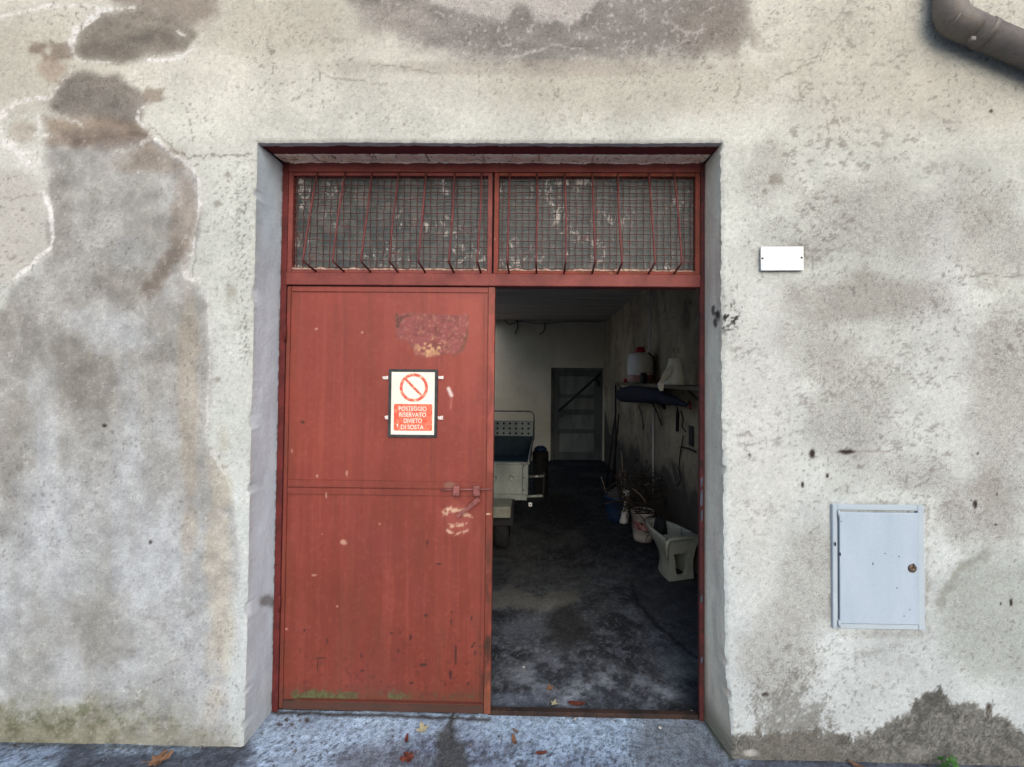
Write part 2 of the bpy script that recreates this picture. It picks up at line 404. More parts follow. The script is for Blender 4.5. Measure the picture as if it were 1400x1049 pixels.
        du = (fbm(u / 9, v / 9, 35, 4, .65) - .5) * 6; dv = (fbm(u / 9, v / 9, 36, 4, .65) - .5) * 6; d = np.full(u.shape, 1e9)
        for A_, B_ in zip(pts[:-1], pts[1:]): d = np.minimum(d, segd(u + du, v + dv, A_, B_))
        st = 1 - sstep(0, .7, d / np.maximum(wv, .3) - .6)
        p.mix(st * sstep(.30, .56, k), (246, 243, 235), min(1, a * 1.1)); p.mix(1 - sstep(0, wd * 4 + 4, d), (222, 214, 202), a * .25)
    # the damp arch above the lintel
    A = speck1(u, v, [(476, -60), (486, 8), (520, 38), (580, 66), (680, 82), (800, 84), (950, 74), (1006, 54), (1024, 20), (1010, -60)], 24, 16)
    p.mix(A, (134, 128, 121), .86); p.mul(1 + A * (fbm(u / 40, v / 16, 39) - .5) * .4); p.g += A * .5
    q = fbm(u / 5, v / 5, 31, 2); p.mix(A * sstep(.66, .80, q), (196, 190, 182), .7)
    p.mix(poly(u, v, [(580, -60), (586, 8), (640, 16), (690, 27), (702, 8), (720, 8), (732, 24), (790, 28), (816, 6), (816, -60)], 6, 9), (202, 194, 184), .85)
    p.mix(blob(u, v, 980, 40, 70, 50, .6, 16), (140, 128, 116), .5)
    p.mix(blob(u, v, 545, 20, 60, 40, .6, 14), (176, 166, 154), .5)
    for pts in ([(905, 26), (920, 32), (940, 46), (960, 42)], [(700, 76), (760, 62), (800, 66)], [(960, 20), (985, 6)], [(925, 60), (950, 52), (965, 30)]):
        p.mix(stroke(u, v, pts, 1.2, 1.5, 5), (206, 200, 192), .6)
    p.mix(blob(u, v, 700, 92, 330, 14, .4), (168, 156, 142), .4)
    # hairline cracks
    for pts, a in (([(236, 206), (262, 216), (290, 212), (318, 213), (346, 208)], .6), ([(205, 172), (232, 198), (252, 214)], .5), ([(268, 300), (268, 350), (264, 380)], .4),
                   ([(430, 95), (460, 108), (500, 112)], .45), ([(505, 88), (560, 92), (600, 102)], .4), ([(1060, 110), (1085, 98), (1120, 80), (1130, 60)], .4),
                   ([(1150, 540), (1190, 497), (1230, 505)], .35), ([(1300, 380), (1350, 375), (1400, 378)], .4), ([(0, 272), (40, 268), (62, 266)], .35), ([(1005, 135), (1012, 120), (1014, 96)], .4)):
        p.mix(stroke(u, v, pts, .8, 1.3, 5, 7), (96, 86, 76), a)
    # speckled arris, mould and knocks
    E = np.exp(-((u - 333) / 9) ** 2) * sstep(180, 230, v) * sstep(520, 480, v)
    p.mix(E * sstep(.56, .68, fbm(u / 2.8, v / 4, 41, 4, .7)), (96, 92, 82), .6)
    p.mix(blob(u, v, 316, 400, 12, 22, .6, 12), (150, 142, 128), .5)
    m = blob(u, v, 996, 432, 18, 24, .7, 7); p.mix(m * sstep(.5, .56, fbm(u / 4, v / 4, 42, 2)), (40, 36, 32), .9)
    for cu, cv, r in ((298, 279, 6), (297, 519, 7), (1045, 263, 6), (1060, 247, 12), (372, 70, 6), (312, 240, 7)):
        p.mix(blob(u, v, cu, cv, r, r * .8, .5, 8), (138, 130, 118), .6)
    for cu, cv, ru, rv in ((1111, 620, 3, 6), (1132, 651, 2, 3), (1098, 663, 1.6, 4), (1158, 618, 10, 2.6), (1333, 690, 2.4, 4.5), (1352, 973, 3.5, 9), (1046, 950, 4, 2),
                           (1363, 676, 1.5, 1.5), (1383, 825, 1.6, 5), (1369, 826, 1.5, 1.5), (1336, 620, 1.4, 1.4), (1362, 718, 2, 1), (1025, 622, 1.5, 2), (1355, 152, 2, 2), (205, 742, 2, 2), (143, 582, 3, 2)):
        p.mix(blob(u, v, cu, cv, ru * 1.5, rv * 1.5, .3, 5), (52, 42, 38), .95)
    p.mix(stroke(u, v, [(1166, 618), (1216, 618)], .8, 1.2, 1), (120, 104, 96), .5)
    cbx = [(1136, 689), (1267, 689), (1268, 864), (1137, 864), (1136, 689)]; ms = stroke(u, v, cbx, 2.5, 3, 5, 7); p.mix(ms * sstep(.4, .6, fbm(u / 9, v / 9, 67)), (150, 145, 135), .55); p.mix(stroke(u, v, [(1150, 868), (1260, 868)], 3, 4, 4), (150, 146, 136), .3)
    # mould foot on the right
    q = fbm(u / 30, v / 30, 51, 5)
    gr = fbm(u / 2.3, v / 2.6, 54, 3, .8); g2 = fbm(u / 13, v / 18, 66, 4, .65)
    top = np.interp(u, [985, 1010, 1040, 1090, 1130, 1160, 1190, 1212, 1240, 1262, 1285, 1300, 1325, 1355, 1378, 1400, 1450], [1012, 1004, 1000, 1004, 1000, 1006, 1000, 984, 974, 950, 946, 962, 958, 968, 984, 1000, 1008])
    D = np.clip((v - top + (g2 - .5) * 34) / 16 + .5, 0, 1) * (u > 985)
    D = sstep(.25, .75, D + (gr - .5) * 1.1)
    p.mix(D, (100, 98, 91), .84); p.mix(D * sstep(.54, .68, gr), (160, 156, 148), .6); p.mix(D * sstep(.44, .32, gr), (66, 66, 62), .6); p.mix(D * sstep(.5, .68, g2), (72, 72, 67), .5); p.g += D * .5
    t2 = np.interp(u, [985, 1010, 1035, 1060, 1090, 1115, 1135, 1150, 1170, 1200, 1230], [1040, 985, 915, 880, 876, 900, 930, 975, 985, 1000, 1040])
    D2 = np.clip((v - t2 + (g2 - .5) * 90) / 95, 0, 1) * (u > 985) * (u < 1230)
    D2 = sstep(.30, .80, D2 * .75 + (gr - .5) * 1.3 + (g2 - .5) * .9 + .05) * (D2 > 0)
    p.mix(D2, (118, 115, 107), .62); p.g += D2 * .3
    p.mix(blob(u, v, 1250, 1028, 26, 10, .4, 8), (190, 188, 180), .3); p.mix(blob(u, v, 1025, 1029, 12, 6, .4, 8), (206, 204, 196), .8)
    p.mix(sstep(985, 1000, u) * sstep(1000, 1045, v) * sstep(1000, 985, u * 0 + 990) * .4, (110, 106, 96), .5)
    # moss along the left foot
    Mo = sstep(935, 990, v + (q - .5) * 70) * sstep(345, 60, u + (fbm(u / 50, v / 50, 55) - .5) * 180)
    p.mix(Mo, (128, 125, 98), .65); p.mix(Mo * sstep(.46, .66, fbm(u / 14, v / 10, 68, 5, .7)), (88, 90, 64), .6)
    p.mix(sstep(985, 1012, v + (q - .5) * 30) * sstep(340, 300, u), (140, 136, 116), .45)
    p.mul(.94 + .12 * fbm(u / 3.0, v / 3.0, 57, 2)); q = fbm(u / 4.6, v / 4.0, 58, 3); p.mix(sstep(.68, .80, q) * Z, (222, 219, 212), .35)
    pt = fbm(u / 3.4, v / 3.8, 63, 2); p.mix(sstep(.70, .82, pt) * (.4 + hz_(u, v)), (104, 98, 90), .42)
    p.mul(1 + Z * (fbm(u / 17, v / 17, 64, 4) - .5) * .28)
    dd = fbm(u / 11, v / 6.5, 59, 5, .75); hz = sstep(.48, .72, fbm(u / 120, v / 70, 60)); p.mix(R * hz * sstep(.55, .68, dd), (132, 126, 116), .55); p.mix((1 - Z) * (1 - R) * hz * sstep(.58, .70, dd), (150, 143, 128), .4)
    p.c = p.c * np.array((.948, .962, .985))
    p.g = np.clip(p.g, 0.05, 1)
    return p
def arris(z):                           # right hand corner leans out at the foot
    return -0.012 + 0.030 * np.clip(1 - z / 2.6, 0, 1) + 0.022 * sstep(0.42, 0.05, z)
garage = thing('garage_building', (0, 3, 0), 'old garage building with stained grey plaster facade around a red metal door', 'building')
def facade():
    st = 0.0065
    xs = np.concatenate([np.linspace(-4.5, -3.6, 5), lines(-3.58, -2.5, .014)[:-1], lines(-2.5, 2.2, st, (XL, XR)), lines(2.2, 3.6, .014)[1:], np.linspace(3.65, 5, 5)])
    zs = np.concatenate([[-0.3], lines(-0.04, 3.42, st, (0.0, ZT)), np.linspace(3.5, 4.0, 3)])
    X, Z = np.meshgrid(xs, zs, indexing='ij'); x, z = X.ravel(), Z.ravel()
    # lean of the right corner, a little wander of every edge
    dR = np.abs(x - XR); fall = np.clip(1 - np.maximum(x - XR, 0) / 0.35, 0, 1) * np.where(z > ZT - 1e-6, np.clip(1 - np.maximum(XR - x, 0) / .2, 0, 1), x >= XR - 1e-6) * sstep(ZT + .4, ZT, z)
    x2 = x + arris(z) * fall
    je = (vnoise(z * 30, z * 0, 3) - .5) * .006 + (vnoise(z * 110, z * 0, 5) - .5) * .005 + .010 * sstep(.80, .92, vnoise(z * 16, z * 0, 9))
    x2 = x2 + je * (np.exp(-dR / .01) * (x >= XR - 1e-6)) * (z <= ZT + 1e-6) - je[::-1] * .0 + ((vnoise(z * 90, z * 0 + 9, 6) - .5) * .004 - .009 * sstep(.84, .94, vnoise(z * 14, z * 0 + 4, 9))) * np.exp(-np.abs(x - XL) / .01) * (x <= XL + 1e-6)
    z2 = z + (vnoise(x * 60, x * 0, 8) - .5) * .003 * np.exp(-np.abs(z - ZT) / .01)
    u, v = proj(x2, np.full_like(x2, YW), z2)
    uc, vc = np.clip(u, -800, 2200), np.clip(v, -250, 1300)
    p = paint_wall(uc, vc)
    y = np.full_like(x, YW) + (fbm(x * 1.3, z * 1.3, 61) - .5) * .018 + (fbm(x * 9, z * 9, 62) - .5) * .004
    side = ((x <= XL + 1e-6) | (x >= XR - 1e-6)) & (z < ZT + 0.05)
    e = np.minimum(np.where(z <= ZT + 1e-6, np.minimum(np.abs(x - XL), np.abs(x - XR)), 1), np.where((x >= XL - 1e-6) & (x <= XR + 1e-6), np.abs(z - ZT), 1))
    y += 0.007 * np.exp(-(e / .007) ** 2)
    rim = poly(uc, vc, [(66, 200), (190, 182), (214, 196), (262, 226), (272, 252), (272, 322), (254, 368), (200, 400), (72, 348), (61, 325)], 3, 4); y += rim * .004
    y -= p.g * 0 + stroke(uc, vc, [(214, 193), (236, 212), (262, 227), (272, 248), (273, 282)], 3, 2) * .004
    Xi, Zi = np.meshgrid((xs[:-1] + xs[1:]) / 2, (zs[:-1] + zs[1:]) / 2, indexing='ij')
    keep = ~((Xi > XL) & (Xi < XR) & (Zi < ZT))
    V = np.stack([x2, y, z2], 1); Fq = grid_faces(len(xs), len(zs), keep)
    Vs, Fs, Cs, Gs = [V], [Fq], [p.c], [p.g]; base = len(V)
    nz = len(zs); ixl = int(np.argmin(abs(xs - XL))); ixr = int(np.argmin(abs(xs - XR))); izt = int(np.argmin(abs(zs - ZT)))
    V3 = V.reshape(len(xs), nz, 3)
    ts = np.linspace(0, 1, 26)
    def strip(edge, yend, fx, painter, flip):
        nonlocal base
        n = len(edge); A = edge[:, None, :] * np.ones((1, len(ts), 1)); t = ts[None, :]
        A[:, :, 1] = edge[:, None, 1] * (1 - t) + yend * t
        A = fx(A, t); W = A.reshape(-1, 3)
        uu, vv = proj(W[:, 0], W[:, 1], W[:, 2]); q = painter(W, uu, vv)
        f = grid_faces(n, len(ts), None, base); f = f[:, ::-1] if flip else f
        Vs.append(W); Fs.append(f); Cs.append(q.c); Gs.append(q.g); base += len(W)
    def rough(A, axis, s): 
        A[:, :, axis] += (fbm(A[:, :, 2] * 7 + A[:, :, 0] * 7, A[:, :, 1] * 7, s) - .5) * .010 * np.sin(np.clip(ts[None, :], 0, 1) * math.pi)
        return A
    def pl(W, u_, v_):
        q = Paint(u_, v_, (224, 238, 246)); q.g[:] = .08  # cool skylight tint put into the left reveal's colour
        q.mul(.95 + .10 * fbm(W[:, 2] * 5 + 3, W[:, 1] * 26, 71)); q.mix(sstep(.45, .75, fbm(W[:, 2] * 1.7, W[:, 1] * 11, 72)), (208, 215, 220), .5)
        q.mix(np.exp(-(W[:, 1] - YW) / .02) , (206, 200, 186), .5)
        q.mix(sstep(.30, .02, W[:, 2]), (160, 160, 156), .35); q.mix(blob(u_, v_, 366, 822, 16, 10, .5, 6), (110, 108, 104), .6)
        q.mix(sstep(1.925, 1.94, W[:, 1]) * sstep(.45, .6, fbm(W[:, 2] * 30, W[:, 1], 73)), (110, 78, 70), .6); return q
    strip(V3[ixl, :izt + 1], YD + .012, lambda A, t: rough(A + np.stack([(XL - A[:, :, 0]) * (1 - (1 - t) ** 6), 0 * A[:, :, 0], 0 * A[:, :, 0]], -1), 0, 5), pl, False)
    def pr(W, u_, v_):
        q = Paint(u_, v_, (255, 246, 226)); q.g[:] = .35  # warm light tint put into the right reveal's colour
        q.mul(.90 + .2 * fbm(W[:, 2] * 5, W[:, 1] * 12, 75)); q.mix(sstep(.5, .68, fbm(W[:, 2] * 1.6, W[:, 1] * 8, 76)), (206, 196, 184), .5)
        q.mix(sstep(.16, .02, W[:, 2]), (92, 92, 78), .75); q.mix(sstep(.5, .1, W[:, 2]), (176, 172, 160), .4)
        for cu, cv in ((975, 425), (978, 440), (982, 432), (974, 200), (980, 430)): q.mix(blob(u_, v_, cu, cv, 3, 9, .5, 5), (60, 54, 50), .7)
        q.mix(sstep(1.91, 1.94, W[:, 1]) * .6, (128, 104, 94), .5); return q
    strip(V3[ixr, :izt + 1], YD + .012, lambda A, t: rough(A * np.array([1, 1, 1]) + np.stack([(XR - A[:, :, 0]) * t * .85 + (np.convolve(np.pad(A[:, 0, 0], 12, 'edge'), np.ones(25) / 25, 'valid') - A[:, 0, 0])[:, None] * (1 - (1 - t) ** 6) * (1 - t * .85), 0 * A[:, :, 0], 0 * A[:, :, 0]], -1), 0, 6), pr, True)
    def ps(W, u_, v_):
        q = Paint(u_, v_, (206, 200, 194)); q.g[:] = .3; q.mul(.9 + .2 * fbm(W[:, 0] * 8, W[:, 1] * 30, 77))
        q.mix(sstep(1.782, 1.788, W[:, 1] + (fbm(W[:, 0] * 14, W[:, 1] * 14, 78) - .5) * .03), (120, 52, 50), .95); return q
    strip(V3[ixl:ixr + 1, izt], 1.856, lambda A, t: A + np.stack([0 * A[:, :, 0], 0 * A[:, :, 0], .006 * sstep(.2, .5, t + 0 * A[:, :, 0])], -1), ps, True)
    o = mesh_np('facade_wall', np.concatenate(Vs), np.concatenate(Fs), M['plaster'], garage, np.concatenate(Cs), np.concatenate(Gs))
    return o
facade()
# limed brick course between lintel and door head
def brick_head():
    xs = [XL + .004, P(426, 215, 1.86).x, P(505, 215, 1.86).x, P(582, 215, 1.86).x, P(660, 215, 1.86).x, P(737, 215, 1.86).x, P(812, 215, 1.86).x, P(889, 215, 1.86).x, XR - .004]
    for a, b in zip(xs[:-1], xs[1:]):
        m = MB(); m.box((a + .002, 1.858, ZT + .004 + random.uniform(-.003, .002)), (b - .002, YD + .04, ZT + .06), .004)
        for q in m.bm.verts:
            if q.co.z < ZT + .02: q.co.z += (q.co.y - 1.858) * .09; q.co.x += random.uniform(-.002, .002)
        m.build('lintel_brick', M['brick'], garage)
brick_head()

# ------------------------------------------------------------------ ground outside
def paint_ground(x, y):
    u, v = proj(x, y, np.zeros_like(x)); ok = y > 0.6
    u = np.where(ok, u, x * 300 + 700); v = np.where(ok, v, 1400 - y * 200); u = np.clip(u, -900, 2300); v = np.clip(v, 700, 1700)
    p = Paint(u, v, (160, 180, 202)); p.g[:] = .6
    q = fbm(x * 3, y * 5, 81); p.mix(sstep(.42, .66, q), (122, 136, 160), .6)
    p.mix(sstep(.5, .72, fbm(x * 9, y * 12, 82)), (180, 204, 226), .45)
    p.mix(sstep(.54, .66, fbm(x * 34, y * 34, 83, 3)), (84, 88, 98), .6)
    # bare dusty apron in front of the door, darker asphalt to both sides
    ap = poly(u, v, [(366, 960), (960, 960), (975, 1000), (940, 1060), (660, 1010), (540, 1015), (380, 1060), (335, 1030)], 16, 26, 40, 4)
    p.mix(ap, (186, 210, 234), .6)
    dk = poly(u, v, [(95, 1026), (210, 1024), (330, 1026), (350, 1035), (300, 1060), (330, 1090), (90, 1090), (80, 1040)], 12, 18, 30, 5)
    p.mix(dk, (64, 68, 76), .75)
    p.mix(poly(u, v, [(600, 1003), (618, 985), (622, 1005), (640, 1035), (640, 1090), (590, 1090), (596, 1030)], 7, 9, 18, 6), (70, 70, 66), .75)
    p.mix(stroke(u, v, [(620, 975), (616, 992), (618, 1010)], 1.6, 2, 3), (60, 60, 60), .8)
    p.mul(.78 + .44 * fbm(x * 75, y * 75, 84, 3, .7)); p.mix(sstep(.62, .72, fbm(x * 95, y * 95, 85, 2)) * (.45 + .55 * sstep(990, 1030, v)), (62, 68, 80), .6)
    p.mix(poly(u, v, [(470, 1030), (540, 1022), (600, 1030), (600, 1090), (440, 1090)], 16, 20), (104, 108, 116), .6)
    rt = sstep(985, 1010, u) * sstep(1040, 1030, 1035 + 0 * u); p.mix(sstep(995, 1030, u + (q - .5) * 60), (76, 80, 90), .75)
    p.mix(poly(u, v, [(880, 985), (960, 985), (1000, 1030), (1000, 1090), (900, 1090), (860, 1030)], 20, 24), (98, 102, 106), .6)
    p.mix(sstep(0, -200, u) , (110, 116, 128), .5)
    p.mix(stroke(u, v, [(0, 1016), (330, 1024)], 4, 4, 4), (60, 62, 60), .5)
    p.mix(stroke(u, v, [(372, 974), (520, 978), (668, 984)], 2.0, 2, 2), (54, 46, 42), .8)
    p.mix(stroke(u, v, [(1000, 1036), (1060, 1037), (1400, 1042)], 3, 3, 3), (50, 52, 52), .7)
    p.mix(stroke(u, v, [(964, 984), (985, 1015), (1000, 1034)], 4, 4, 3), (70, 74, 58), .7)
    for cu, cv, r in ((420, 985, 4), (382, 990, 3), (399, 990, 3), (392, 984, 3), (408, 978, 2), (380, 978, 2), (400, 1006, 2)): p.mix(blob(u, v, cu, cv, r * 1.3, r, .4, 5), (66, 52, 46), .85)
    return p
def ground():
    g1 = lambda a, n: a * (np.linspace(0, 1, n) ** 3)
    xs = np.concatenate([-3.4 - g1(240, 16)[:0:-1], lines(-3.4, -2.5, .016)[:-1], lines(-2.5, 2.3, .0075), lines(2.3, 3.4, .016)[1:], 3.4 + g1(240, 16)[1:]])
    ys = np.concatenate([1.45 - g1(240, 16)[:0:-1], lines(1.45, 1.97, .0075), [2.05, 4, 9, 30, 250]])
    X, Y = np.meshgrid(xs, ys, indexing='ij'); x, y = X.ravel(), Y.ravel()
    p = paint_ground(x, y)
    z = (fbm(x * 5, y * 5, 91) - .5) * .010 + (fbm(x * 34, y * 34, 92, 3) - .5) * .005
    near = (np.abs(x) < 3.5) & (y > 1.3) & (y < 1.98); z = np.where(near, z, -.004) - .001
    z = np.where(y > 1.96, -.03, z)
    o = mesh_np('ground', np.stack([x, y, z], 1), grid_faces(len(xs), len(ys)), M['ground'], None, p.c, p.g); tag(o, kind='structure')
ground()
def floor():
    xs = lines(RX0 - .1, RX1 + .1, .02); xs = np.unique(np.concatenate([[RX0 - .1, XL], lines(-.25, .85, .008), lines(.85, RX1 + .1, .02)]))
    ys = np.concatenate([lines(YD + .03, 3.2, .009), lines(3.2, RY1 + .3, .03)[1:]])
    X, Y = np.meshgrid(xs, ys, indexing='ij'); x, y = X.ravel(), Y.ravel(); u, v = proj(x, y, 0 * x)
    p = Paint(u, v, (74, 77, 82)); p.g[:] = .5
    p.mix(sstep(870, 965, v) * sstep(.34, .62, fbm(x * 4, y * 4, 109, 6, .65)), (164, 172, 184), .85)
    q = fbm(x * 5, y * 6, 101, 7, .72); p.mix(sstep(.40, .66, q), (34, 36, 40), .75); p.mix(sstep(.50, .74, fbm(x * 11, y * 13, 102, 6, .75)), (118, 126, 138), .55); p.mix(sstep(.62, .70, fbm(x * 60, y * 60, 104, 3)), (150, 156, 164), .35)
    p.mix(poly(u, v, [(660, 812), (700, 803), (742, 818), (752, 806), (790, 806), (792, 822), (770, 832), (740, 838), (690, 832), (660, 838)], 5, 7, 14), (132, 132, 124), .75)
    p.mix(poly(u, v, [(748, 838), (780, 826), (800, 850), (806, 880), (780, 884), (746, 874), (740, 858)], 12, 22, 26), (40, 40, 40), .6)
    p.mix(poly(u, v, [(675, 850), (735, 842), (750, 865), (735, 878), (690, 880)], 9, 10, 16), (112, 120, 130), .5)
    p.mix(poly(u, v, [(860, 795), (872, 826), (905, 860), (950, 895), (970, 850), (970, 780)], 5, 6, 16), (70, 72, 74), .55)
    p.mix(stroke(u, v, [(862, 800), (872, 828), (910, 866), (952, 900)], 2.5, 3, 4), (26, 26, 28), .7)
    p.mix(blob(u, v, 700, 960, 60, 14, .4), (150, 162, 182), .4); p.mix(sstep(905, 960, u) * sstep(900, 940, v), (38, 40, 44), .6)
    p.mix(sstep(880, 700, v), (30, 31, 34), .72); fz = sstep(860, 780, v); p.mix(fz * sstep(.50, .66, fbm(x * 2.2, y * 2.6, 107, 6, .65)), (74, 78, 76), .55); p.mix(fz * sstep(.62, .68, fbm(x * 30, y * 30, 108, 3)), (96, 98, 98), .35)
    z = .004 + (fbm(x * 6, y * 6, 103) - .5) * .006
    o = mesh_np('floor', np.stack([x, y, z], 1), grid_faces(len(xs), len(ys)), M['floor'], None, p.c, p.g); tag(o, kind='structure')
floor()

# ------------------------------------------------------------------ the room behind the door
tr_ = NT('grimy room plaster with shaded foot'); f1 = tr_.noise(1.7, 8, .66, .6, (1, 1, .7)); f2 = tr_.noise(6, 7, .7, .8, (1, 1, .9)); f3 = tr_.noise(60, 4, .7)
col = tr_.mix(tr_.rng(f1, .36, .66, 0, 1), L(196, 178, 150), L(128, 114, 98)); col = tr_.mix(tr_.rng(f2, .54, .68, 0, .7), col, L(74, 66, 60))
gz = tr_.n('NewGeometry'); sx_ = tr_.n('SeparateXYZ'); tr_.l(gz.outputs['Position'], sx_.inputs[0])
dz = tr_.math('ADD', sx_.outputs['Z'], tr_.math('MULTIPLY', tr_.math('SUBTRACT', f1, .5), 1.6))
col = tr_.mix(tr_.rng(dz, .55, .85, .85, 0, True), col, L(58, 54, 54))  # shade towards the floor put into the wall colour, with a ragged edge
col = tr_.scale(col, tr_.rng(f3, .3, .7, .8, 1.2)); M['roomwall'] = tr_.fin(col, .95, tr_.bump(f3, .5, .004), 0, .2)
M['backwall'] = noisy('yellowed room plaster', L(230, 218, 192), L(212, 200, 174), 1.4, 0.95, dirt=(L(130, 122, 108), 12, .70), bstr=0.4, bs=60)
M['ceiling'] = noisy('sooty boards', L(206, 196, 184), L(168, 160, 150), 3, 0.95, stretch=(.25, 5, 1), bstr=0.5, bs=50)
M['greydoor'] = noisy('grey green old door', L(136, 138, 130), L(106, 110, 106), 5, 0.7, stretch=(1, 1, .3))
M['dooredge'] = noisy('darker door rails', L(100, 104, 100), L(78, 82, 80), 5, .7, stretch=(1, 1, .3))
M['iron'] = noisy('black iron', L(36, 34, 34), L(24, 23, 24), 16, 0.6)
T_ = .25
def room():
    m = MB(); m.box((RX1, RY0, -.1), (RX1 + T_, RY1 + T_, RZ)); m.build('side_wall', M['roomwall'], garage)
    # unseen left opening, placed from the shadows indoors, enlarged to brighten the room
    wy0, wy1, wz0, wz1 = SIDE_GAP
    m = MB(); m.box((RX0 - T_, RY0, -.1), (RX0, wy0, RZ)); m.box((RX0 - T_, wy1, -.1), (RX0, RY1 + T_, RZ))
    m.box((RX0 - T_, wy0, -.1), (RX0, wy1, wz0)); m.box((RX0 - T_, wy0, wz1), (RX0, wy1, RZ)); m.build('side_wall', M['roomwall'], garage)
    dx0, dx1, dz1 = DOOR
    m = MB(); m.box((RX0, RY1, -.1), (dx0, RY1 + T_, RZ)); m.box((dx0, RY1, dz1), (dx1, RY1 + T_, RZ)); m.box((dx1, RY1, -.1), (RX1, RY1 + T_, RZ))
    m.build('back_wall', M['backwall'], garage)
    sx0, sx1, sy0, sy1 = -2.15, -0.80, 3.0, 7.6         # unseen roof opening added to brighten the room
    m = MB(); m.box((sx1, RY0 - .1, RZ + .002), (RX1 + T_, RY1 + T_, RZ + .2)); m.box((RX0 - T_, RY0 - .1, RZ + .002), (sx0, RY1 + T_, RZ + .2)); m.box((sx0, RY0 - .1, RZ + .002), (sx1, sy0, RZ + .2)); m.box((sx0, sy1, RZ + .002), (sx1, RY1 + T_, RZ + .2)); m.build('ceiling', M['ceiling'], garage)
    # inner skin of the front wall, left and right of the opening and above it
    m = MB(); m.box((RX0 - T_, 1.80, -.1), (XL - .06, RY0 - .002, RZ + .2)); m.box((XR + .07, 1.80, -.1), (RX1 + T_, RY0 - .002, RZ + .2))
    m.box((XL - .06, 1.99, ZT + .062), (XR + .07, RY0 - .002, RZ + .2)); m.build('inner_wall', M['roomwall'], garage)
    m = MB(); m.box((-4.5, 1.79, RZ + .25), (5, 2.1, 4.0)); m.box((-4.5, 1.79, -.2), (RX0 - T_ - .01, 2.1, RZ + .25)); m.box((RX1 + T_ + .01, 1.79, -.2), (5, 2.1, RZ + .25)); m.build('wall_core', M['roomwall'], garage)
    # low inner door in its recess
    d = MB(); y = RY1 + .09
    d.box((dx0 + .06, y, .01), (dx1 - .03, y + .04, dz1 - .05)); dr = d.build('inner_door', M['greydoor'], garage)
    f = MB()
    xa, xb = dx0 + .06, dx1 - .03
    for x0, x1 in ((xa, xa + .10), (xb - .14, xb)): f.box((x0, y - .018, .01), (x1, y - .001, dz1 - .05), .004)
    for z0, z1 in ((dz1 - .16, dz1 - .05), (1.20, 1.27), (.88, .98), (.52, .60), (.02, .16)): f.box((xa + .101, y - .016, z0), (xb - .141, y - .001, z1), .004)
    f.build('door_rail', M['dooredge'], dr)
    k = MB(); c = P(767, 568, RY1 + .03); k.lathe((0, 0, 0), [(0.001, 0), (.028, 0), (.034, .02), (.02, .05), (.001, .055)], 16)
    R = Matrix.Rotation(RAD(90), 3, 'X')
    for q in k.bm.verts: q.co = R @ q.co + c
    k.build('door_knob', M['screw'], dr)
    f = MB(); f.box((dx0, y + .002, .0), (dx0 + .058, y + .05, dz1)); f.box((dx0 + .059, y + .002, dz1 - .048), (dx1, y + .05, dz1)); f.box((dx1 - .028, y + .002, 0), (dx1, y + .05, dz1 - .049)); f.build('door_casing', M['greydoor'], dr)
    # cover boards on the door recess so no outside light leaks in
    f = MB(); f.box((dx0 - .05, y + .06, -.1), (dx1 + .3, y + .10, dz1 + .05)); f.build('recess_back', M['roomwall'], garage)
SIDE_GAP = (4.0, 7.4, .02, 2.55)
DOOR = (P(753, 560, RY1).x, RX1 - .02, P(780, 503, RY1).z)
room()

# ------------------------------------------------------------------ the red metal door
door = thing('garage_door', ((XL + XR) / 2, YD, 0), 'faded red double sheet metal garage door with wire mesh transom, right leaf open', 'door')
def X_(u, v=600, y=YD): return P(u, v, y).x
def Z_(v, u=520, y=YD): return P(u, v, y).z
zt_bar = (Z_(236), ZT + .010)                  # head bar
zt_mid = (Z_(391, 540), Z_(374, 540))          # transom bar
fr = MB()
fr.box((XL + .002, YD - .006, .0), (XL + .030, YD + .05, ZT + .009), .002)
fr.build('frame_post', M['red_dark'], door)
fr = MB(); fr.box((XR - .022, YD - .006, 0), (XR - .001, YD + .018, ZT + .009), .002)
fr.build('frame_post', M['post'], door, 'right frame post with blue paint flecks and rust')
MB().box((XL + .031, YD - .008, zt_bar[0]), (XR - .0235, YD + .05, zt_bar[1]), .002).build('head_bar', M['red'], door)
MB().box((XL + .031, YD - .012, zt_mid[0]), (XR - .0235, YD + .05, zt_mid[1]), .003).build('transom_bar', M['red'], door)
MB().box((X_(671), YD + .0, .0), (XR - .0235, YD + .03, .022), .003).build('threshold_bar', M['rust'], door)
# blue paint flecks on the right post
M['bluefleck'] = noisy('blue paint remnant', L(92, 106, 120), L(80, 84, 92), 20, .7)
fl = MB()
for v0, v1 in ((672, 690), (655, 664), (700, 712), (816, 822), (900, 905)):
    a, b = P(957.5, v0, YD - .007), P(961, v1, YD - .007)
    pts = [Vector((a.x + random.uniform(-.001, .003), YD - .0065, a.z)), Vector((b.x, YD - .0065, a.z + .01)), Vector((b.x - random.uniform(0, .004), YD - .0065, b.z)), Vector((a.x + random.uniform(0, .004), YD - .0065, b.z - .01))]
    fl.slab(pts, (0, -.0012, 0))
fl.build('paint_fleck', M['bluefleck'], door)
